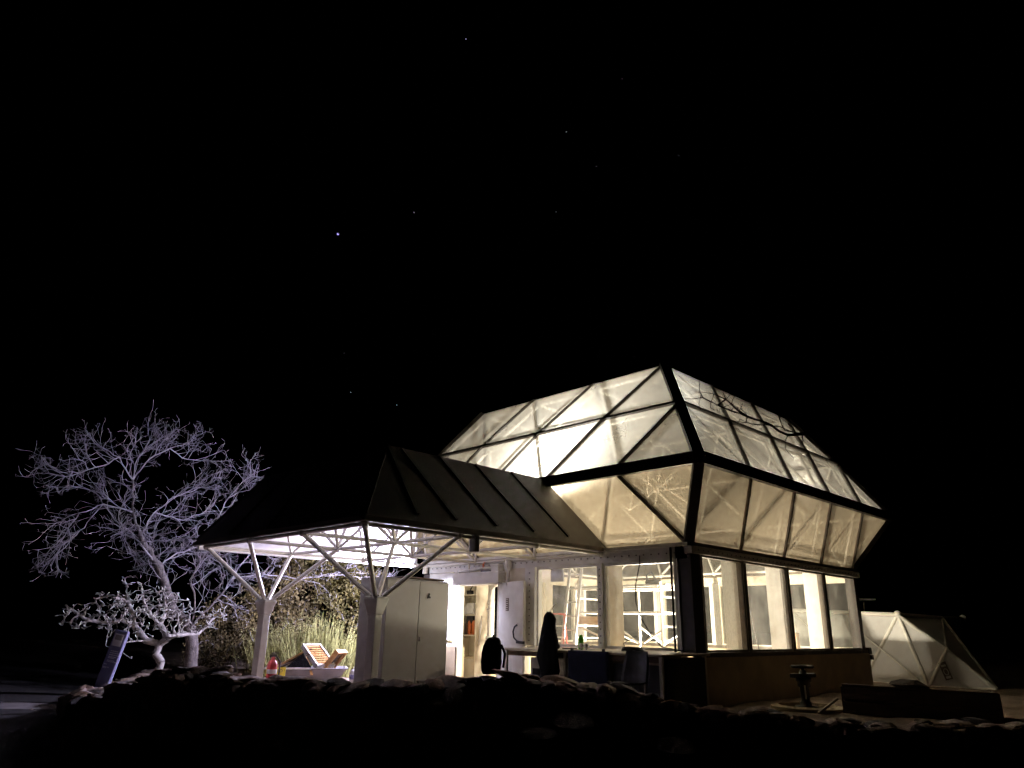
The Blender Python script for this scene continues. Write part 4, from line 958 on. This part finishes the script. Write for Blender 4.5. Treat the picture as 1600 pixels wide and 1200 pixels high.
for i in range(len(P)):
    if R[i] < .013 and r.random() < .7:
        p = Vector(P[i]); d = Vector((r.uniform(-1, 1), r.uniform(-1, 1), r.uniform(-.2, 1))).normalized(); w = d.orthogonal().normalized(); L = r.uniform(.06, .12)
        g.add([p, p + d * L * .5 + w * .016, p + d * L, p + d * L * .5 - w * .016], [(0, 1, 2, 3)])
o = g.build('leaves', 'pale_leaf', t); o['kind'] = 'stuff'
# dark bare tree beyond the right edge: one limb reaches before the glass roof
D = 4.3; ob = P2(1950, 1000, D); ob.z = 0
t = thing('overhanging_tree', 'dark bare branch reaching in from the right before the glass roof', 'tree', ob)
lines = [[ob, ob + Vector((.05, 0, 1.2)), ob + Vector((-.05, .1, 2.0)), T3(1700, 640, D), T3(1400, 676, D), T3(1300, 668, D), T3(1252, 677, D)], [T3(1252, 677, D), T3(1232, 680, D), T3(1227, 690, D), T3(1226, 702, D)], [T3(1232, 682, D), T3(1205, 668, D), T3(1166, 650, D), T3(1140, 632, D), T3(1128, 612, D)],
         [T3(1205, 668, D), T3(1178, 662, D), T3(1155, 655, D)], [T3(1252, 677, D), T3(1220, 668, D), T3(1196, 665, D), T3(1165, 660, D - .1), T3(1140, 665, D - .1)], [T3(1252, 677, D), T3(1225, 672, D), T3(1217, 650, D), T3(1200, 640, D)], [T3(1217, 650, D), T3(1237, 668, D)],
         [T3(1166, 650, D), T3(1150, 645, D), T3(1120, 635, D - .1), T3(1098, 622, D - .1), T3(1065, 625, D - .1)], [T3(1098, 622, D), T3(1092, 612, D), T3(1090, 595, D)], [T3(1120, 635, D), T3(1112, 615, D), T3(1085, 612, D)],
         [ob + Vector((-.05, .1, 2.0)), ob + Vector((.3, -.5, 3.0)), ob + Vector((.5, -.9, 4.0))]]
P, par = densify(lines, .045)
AT = lobes([(*(ob + Vector((.4, -.8, 3.8))), .6, .6, .6, 1), (*T3(1160, 635, D), .2, .25, .12, 9), (*T3(1260, 700, D), .1, .12, .08, 12)], 120)
P, par = colonize(P, par, AT, .035, .3, .045, 60, .3, 8)
R = tree_mesh(P, par, .0022, 2.1, .1)
R = [min(r_i, .0125) if (np.linalg.norm(np.array(p) - np.array(T3(1250, 677, D))) < .8) else r_i for r_i, p in zip(R, P)]
skin(P, par, R, .02, 9, 7).build('trunk', 'dark_bark', t, True); skin(P, par, R, 0, .02, 4).build('crown', 'dark_bark', t, True)

# shrubs behind the porch
def shrub(name, label, base, L, nleaf, lm, twm, size, group, seed):
    base = Vector(base); t = thing(name, label, 'shrub', base, group); r = np.random.default_rng(seed)
    at = lobes(L, 26); Ps, pr = densify([[base, base + Vector((.05, .02, .35))]], .1)
    Ps, pr = colonize(Ps, pr, at, .14, 3.5, .2, 60, .3, seed); Rr = tree_mesh(Ps, pr, .006, 2.2, .05)
    skin(Ps, pr, Rr, 0, 9, 4).build('branches', twm, t, True)
    ends = np.array(Ps[4:]); n = nleaf; idx = r.integers(0, len(ends), n); p = ends[idx] + r.normal(0, .10, (n, 3)); p[:, 2] = np.maximum(p[:, 2], GZ + .03)
    d = r.normal(0, 1, (n, 3)); d[:, 2] += .5; d /= np.linalg.norm(d, axis=1)[:, None]; w = np.cross(d, r.normal(0, 1, (n, 3))); w /= np.linalg.norm(w, axis=1)[:, None]
    s = (size * r.uniform(.6, 1.4, n))[:, None]
    V = np.stack([p, p + d * s * .5 + w * s * .28, p + d * s, p + d * s * .5 - w * s * .28], 1).reshape(-1, 3); F = np.arange(4 * n).reshape(-1, 4)
    o = mesh('foliage', V.tolist(), F.tolist(), lm, t); o['kind'] = 'stuff'
gp = 'shrubs behind the porch'
shrub('olive_shrub', 'tall brown-olive shrub behind the bare limb left of the locker', (.6, 10.9, GZ), [(*T3(560, 930, 21), 1.3, 1.0, .9, 1), (*T3(520, 880, 21.4), 1.3, 1, .7, 1), (*T3(590, 985, 20.6), 1.0, .8, .8, 1)], 15000, 'olive_leaf', 'twig', .075, gp, 1)
shrub('olive_shrub', 'brown-olive shrub directly behind the left porch column', (-1.4, 11.9, GZ), [(*T3(440, 950, 21), 1.2, 1.0, 1.0, 1), (*T3(470, 890, 21.5), 1.2, .9, .6, .8), (*T3(410, 1000, 20.6), .9, .8, .7, 1)], 14000, 'brown_leaf', 'twig', .07, gp, 2)
shrub('olive_shrub', 'sparse brown shrub between the bare tree trunk and the porch column', (-2.7, 12.5, GZ), [(*T3(350, 985, 20.8), .9, .8, .9, .8), (*T3(330, 1020, 20.6), .8, .8, .5, .8)], 6000, 'brown_leaf', 'twig', .06, gp, 3)
# feathery pale shrub
t = thing('feathery_shrub', 'pale green feathery shrub behind the tub', 'shrub', (-1.3, 9.4, GZ)); r = random.Random(9); g = G(); g2 = G()
for k in range(2600):
    f_ = r.uniform(-1, 1); b = Vector((-1.35, 9.45, GZ)) + Vector((.85, -.5, 0)).normalized() * f_ * .95 + Vector((r.gauss(0, .25), r.gauss(0, .25), 0))
    h = (1.35 - .45 * f_ * f_ + .22 * math.sin(f_ * 7 + 1)) * r.uniform(.35, 1.0); lean = Vector((f_ * .30 + r.gauss(0, .12), -f_ * .2 + r.gauss(0, .12), 1)).normalized()
    pts = [b, b + lean * h * .55, b + lean * h + Vector((r.gauss(0, .05), r.gauss(0, .05), 0))]; w = Vector((r.uniform(-1, 1), r.uniform(-1, 1), 0)).normalized() * .006
    g.add([pts[0] - w, pts[0] + w, pts[1] - w, pts[1] + w, pts[2]], [(0, 1, 3, 2), (2, 3, 4)])
    for m_ in range(3):
        q = b.lerp(pts[2], r.uniform(.35, 1)); d = (lean + Vector((r.gauss(0, .5), r.gauss(0, .5), r.gauss(0, .2)))).normalized(); l_ = r.uniform(.06, .14); w2 = d.orthogonal().normalized() * .006
        g2.add([q - w2, q + w2, q + d * l_], [(0, 1, 2)])
o = g.build('stems', 'feather_leaf', t); o['kind'] = 'stuff'; o = g2.build('sprigs', 'feather_leaf', t); o['kind'] = 'stuff'
# dry grass and litter along the bank edge
g = G(); r = random.Random(21)
for k in range(3600):
    s_ = r.random(); ex_ = np.interp(s_, [0, .35, .65, 1], [-6.1, -6.7, -7.1, -7.3]); x, y = ex_ + .12 + r.expovariate(1.6) * .8, np.interp(s_, [0, .35, .65, 1], [8.5, 7.2, 5.9, 4.6]) + r.gauss(0, .2)
    z = tz(x, y); h = r.uniform(.02, .13) * (1 if r.random() < .4 else .4); d = Vector((r.gauss(0, .5), r.gauss(0, .5), 1)) * h; w = Vector((r.uniform(-1, 1), r.uniform(-1, 1), 0)) * .006
    p = Vector((x, y, z)); g.add([p - w, p + w, p + d], [(0, 1, 2)])
o = g.build('dry_grass', 'dry_grass'); tag(o, 'dry grass tufts along the lit edge of the bank', 'grass', kind='stuff')
g = G()
for k in range(1600):
    x, y = r.uniform(-7, -3), r.uniform(2, 11); 
    if edge_dist(np.array([x]), np.array([y]))[0] > 1.3: continue
    z = tz(x, y) + .012; a_ = r.uniform(0, 6.3); L_ = r.uniform(.03, .07); d = Vector((math.cos(a_), math.sin(a_), r.uniform(-.1, .5))) * L_; w = Vector((-math.sin(a_), math.cos(a_), .2)) * L_ * .4; p = Vector((x, y, z))
    g.add([p, p + d * .5 + w, p + d, p + d * .5 - w], [(0, 1, 2, 3)])
o = g.build('leaf_litter', 'dry_grass'); tag(o, 'scattered dead leaves lying on the terrace edge', 'leaves', kind='stuff')

# ------------------------------------------------------------------ sign post at the bank
t = thing('trail_sign', 'leaning dark blue information post with small white lettering', 'sign', (-6.12, 8.98, 0))
b0, t0 = Vector((-6.12, 8.98, 0.0)), Vector((-5.86, 8.89, 1.42)); ax = (t0 - b0).normalized(); fx = Vector((.80, -.58, 0)); fx = (fx - ax * fx.dot(ax)).normalized(); fn = ax.cross(fx); fn = fn if fn.dot(CAM - b0) > 0 else -fn
bevel(G().bar(b0, t0, .24, .14, up=fn).build('post', 'sign_blue', t), .02)
sp = lambda a_, z: b0 + ax * z + fx * a_ + fn * .074
G().bar(sp(-.005, 1.16), sp(-.005, 1.38), .16, .01, up=fn).build('pictogram_panel', 'sign_text', t)
G().bar(sp(-.005, 1.27) + fn * .006, sp(-.005, 1.36) + fn * .006, .13, .008, up=fn).build('pictogram', 'grey_plastic', t)
g = G(); r = random.Random(5)
for k, (z, n) in enumerate(((1.07, 4), (1.035, 5), (1.0, 6), (.965, 5), (.945, 4), (.90, 5), (.88, 6), (.83, 2), (.78, 3), (.765, 2))):
    x = -.06 - .03 * (k > 6)
    for m_ in range(n):
        w_ = r.uniform(.012, .035); g.bar(sp(x, z), sp(x + w_, z), .003, .013, up=ax); x += w_ + .007
g.build('lettering', 'sign_text', t)

# ------------------------------------------------------------------ right side: valve, ring, planter, pyramid cover
t = thing('valve_standpipe', 'dark pipe valve with a hand wheel before the concrete base', 'valve', (1.25, -1.2, .4))
c = Vector((1.25, -1.2, .45))
G().lathe(c, [(.17, 0), (.17, .05), (.09, .06), (.09, .10), (.07, .12), (.07, .32), (.10, .34), (.10, .40), (.12, .42), (.12, .47), (.06, .50), (.05, .58)], 18).build('pipe', 'dark_steel', t, True)
G().bar(c + Vector((-.27, .05, .50)), c + Vector((.27, -.05, .50)), .10, .06).build('cross_arm', 'dark_steel', t)
g = G().tube([c + Vector((.16 * math.cos(a_), .16 * math.sin(a_), .635 + .0)) for a_ in np.linspace(0, 2 * PI, 25)], .022, 8)
for k in range(4): a_ = k * PI / 2; g.tube([c + Vector((0, 0, .63)), c + Vector((.15 * math.cos(a_), .15 * math.sin(a_), .635))], .014, 6)
g.build("hand_wheel", 'dark_steel', t, True); G().tube([c + Vector((0, 0, .5)), c + Vector((0, 0, .66))], .025, 8).build('spindle', 'dark_steel', t)
G().tube([c + Vector((-.11, -.06, .16)), c + Vector((-.11, -.06, .36))], .012, 6).build('bright_rod', 'aluminium', t)
g = G(); n = 40
V = [Vector((1.2 + R0 * math.cos(2 * PI * k / n), -1.25 + R0 * math.sin(2 * PI * k / n), z)) for R0, z in ((.56, .33), (.56, .50), (.44, .52), (.44, .40)) for k in range(n)]
F = [(j * n + k, j * n + (k + 1) % n, (j + 1) * n + (k + 1) % n, (j + 1) * n + k) for j in range(3) for k in range(n)]
g.add(V, F); o = g.build('stone_ring', 'concrete'); tag(o, 'low round concrete kerb around the pipe valve', 'kerb')
t = thing('planter_box', 'long dark weathered planter box in front of the pyramid cover', 'planter', (1.4, -2.8, .3))
a0, a1 = Vector((1.06, -1.88, 0)), Vector((1.68, -3.80, 0)); dv = (a1 - a0).normalized(); nv = Vector((dv.y, -dv.x, 0)); nv = nv if nv.dot(CAM - a0) > 0 else -nv
for k in range(4): bevel(G().bar(a0 + Vector((0, 0, .15 + k * .2)), a1 + Vector((0, 0, .12 + k * .2)), .05, .185).build('plank', 'wood_dark', t))
for e in (a0, a1): G().bar(e - nv * .03 + Vector((0, 0, .46)), e - nv * .9 + Vector((0, 0, .46)), .05, .74).build('end_plank', 'wood_dark', t)
G().bar(a0 + Vector((0, 0, .86)) - nv * .03, a1 + Vector((0, 0, .83)) - nv * .03, .12, .03).build('coping', 'wood_dark', t)
m_ = a0.lerp(a1, .5) - nv * .46 + Vector((0, 0, .60)); G().box(m_, ((a1 - a0).length - .1, .82, .2), rz=math.atan2(dv.y, dv.x)).build('soil_bed', 'soil', t)
o = put('flat_rock', STONES[3]); o.location = a0.lerp(a1, .46) - nv * .1 + Vector((0, 0, .905)); o.scale = (.30, .16, .075); o.rotation_euler.z = math.atan2(dv.y, dv.x); tag(o, 'flat dark rock lying on the planter coping', 'rock')
o = G().bar(Vector((.72, -1.62, .46)), Vector((1.04, -1.80, .66)), .03, .03).build('timber_prop', 'bench_top'); tag(o, 'thin pale stick leaning on the left end of the planter', 'stick')

t = thing('pyramid_cover', 'grey panelled pyramid cover with white edge tubes right of the building', 'pyramid', (11, 0, GZ))
A_ = Vector((8.954, -.238, 2.05)); B_ = Vector((10.9, -.64, 2.01)); C_ = Vector((9.641, -1.881, GZ)); D_ = Vector((9.75, -.49, GZ)); L_ = Vector((9.3, .99, GZ)); H_ = (A_ + C_) / 2 + Vector((.02, 0, .07)); A2 = Vector((8.7, 2.3, 2.15)); L2 = Vector((8.9, 3.2, GZ)); K_ = Vector((12.6, -.2, GZ)); E_ = Vector((13.2, -.55, 2.08)); K2 = Vector((15.5, .6, GZ))
D_ = P2(1450, 1068, 21.0); D_.z = GZ; L_ = P2(1349, 1062, 22.0); L_.z = GZ; H_ = P2(1478, 1014, 21.0); S_ = P2(1415, 1030, 21.3)
for P_, m in (((L_, D_, A_), 'dome_panel'), ((D_, H_, A_), 'dome_panel'), ((D_, C_, H_), 'dome_panel'), ((H_, B_, A_), 'dome_panel'), ((H_, C_, B_), 'dome_panel'), ((A2, L_, A_), 'dome_panel'), ((A2, L2, L_), 'dome_panel'), ((B_, C_, K_), 'dome_panel'), ((B_, K_, E_), 'dome_shaded'), ((A_, B_, E_, A2), 'dome_shaded')):
    G().sheet(P_, .03).build('panel', m, t)
ctr = Vector((11, .5, 1))
for p, q, rr_, m in ((A_, L_, .045, 'tube_white'), (A_, D_, .045, 'tube_white'), (A_, C_, .05, 'tube_white'), (B_, C_, .05, 'tube_white'), (A_, B_, .055, 'tube_white'), (A_, A2, .055, 'tube_white'), (B_, H_, .035, 'tube_white'), (H_, D_, .035, 'tube_white'), (L_, D_, .04, 'tube_white'), (D_, C_, .04, 'tube_white'), (A2, L_, .04, 'tube_white'), (E_, K_, .05, 'dark_steel')):  # last tube is dark: shade of the unlit hip put into its colour
    o = ((p + q) / 2 - ctr).normalized() * .03; strut(p + o, q + o, rr_, m, t, 'edge_tube')
o_ = (CAM - S_).normalized() * .05
strut(P2(1340, 985, 21.5) + o_, P2(1437, 1064, 20.9) + o_, .018, 'tube_white', t, 'edge_tube')
ball(A_ + Vector((0, 0, .03)), .09, 'tube_white', t); ball(E_, .09, 'tube_white', t)
p0, p1 = P2(1481, 1041, 20.2), P2(1496, 1071, 20.1)
nq = (D_ - C_).cross(H_ - C_).normalized(); nq = nq if nq.dot(CAM - C_) > 0 else -nq
pj = lambda p: p - nq * ((p - C_).dot(nq) - .05)
p0, p1 = pj(p0), pj(p1)
pq = G().bar(p0, p1, .16, .015, up=nq).build('plaque', 'brown_plaque', t)
cq = p0.lerp(p1, .55) + nq * .012; u1 = (p1 - p0).normalized(); u2 = nq.cross(u1)
G().tube([cq + u1 * .07 * math.cos(a_) + u2 * .045 * math.sin(a_) for a_ in np.linspace(0, 2 * PI, 20)], .008, 6).build('ring_mark', 'dome_panel', pq)
G().bar(p0.lerp(p1, .2) + nq * .012 - u2 * .05, p0.lerp(p1, .2) + nq * .012 + u2 * .05, .04, .006, up=nq).bar(p0.lerp(p1, .86) + nq * .012 - u2 * .05, p0.lerp(p1, .86) + nq * .012 + u2 * .05, .05, .006, up=nq).build('mark', 'dome_panel', pq)
t = thing('lamp_mast', 'thin mast with a flat grey plate behind the building', 'mast', (11.5, 1.5, GZ))
G().tube([(11.53, 1.48, GZ), (11.53, 1.48, 2.5)], .03, 8).build('pole', 'dark_steel', t); G().box((11.53, 1.48, 2.53), (.9, .5, .04), rz=.5).build('plate', 'aluminium', t)
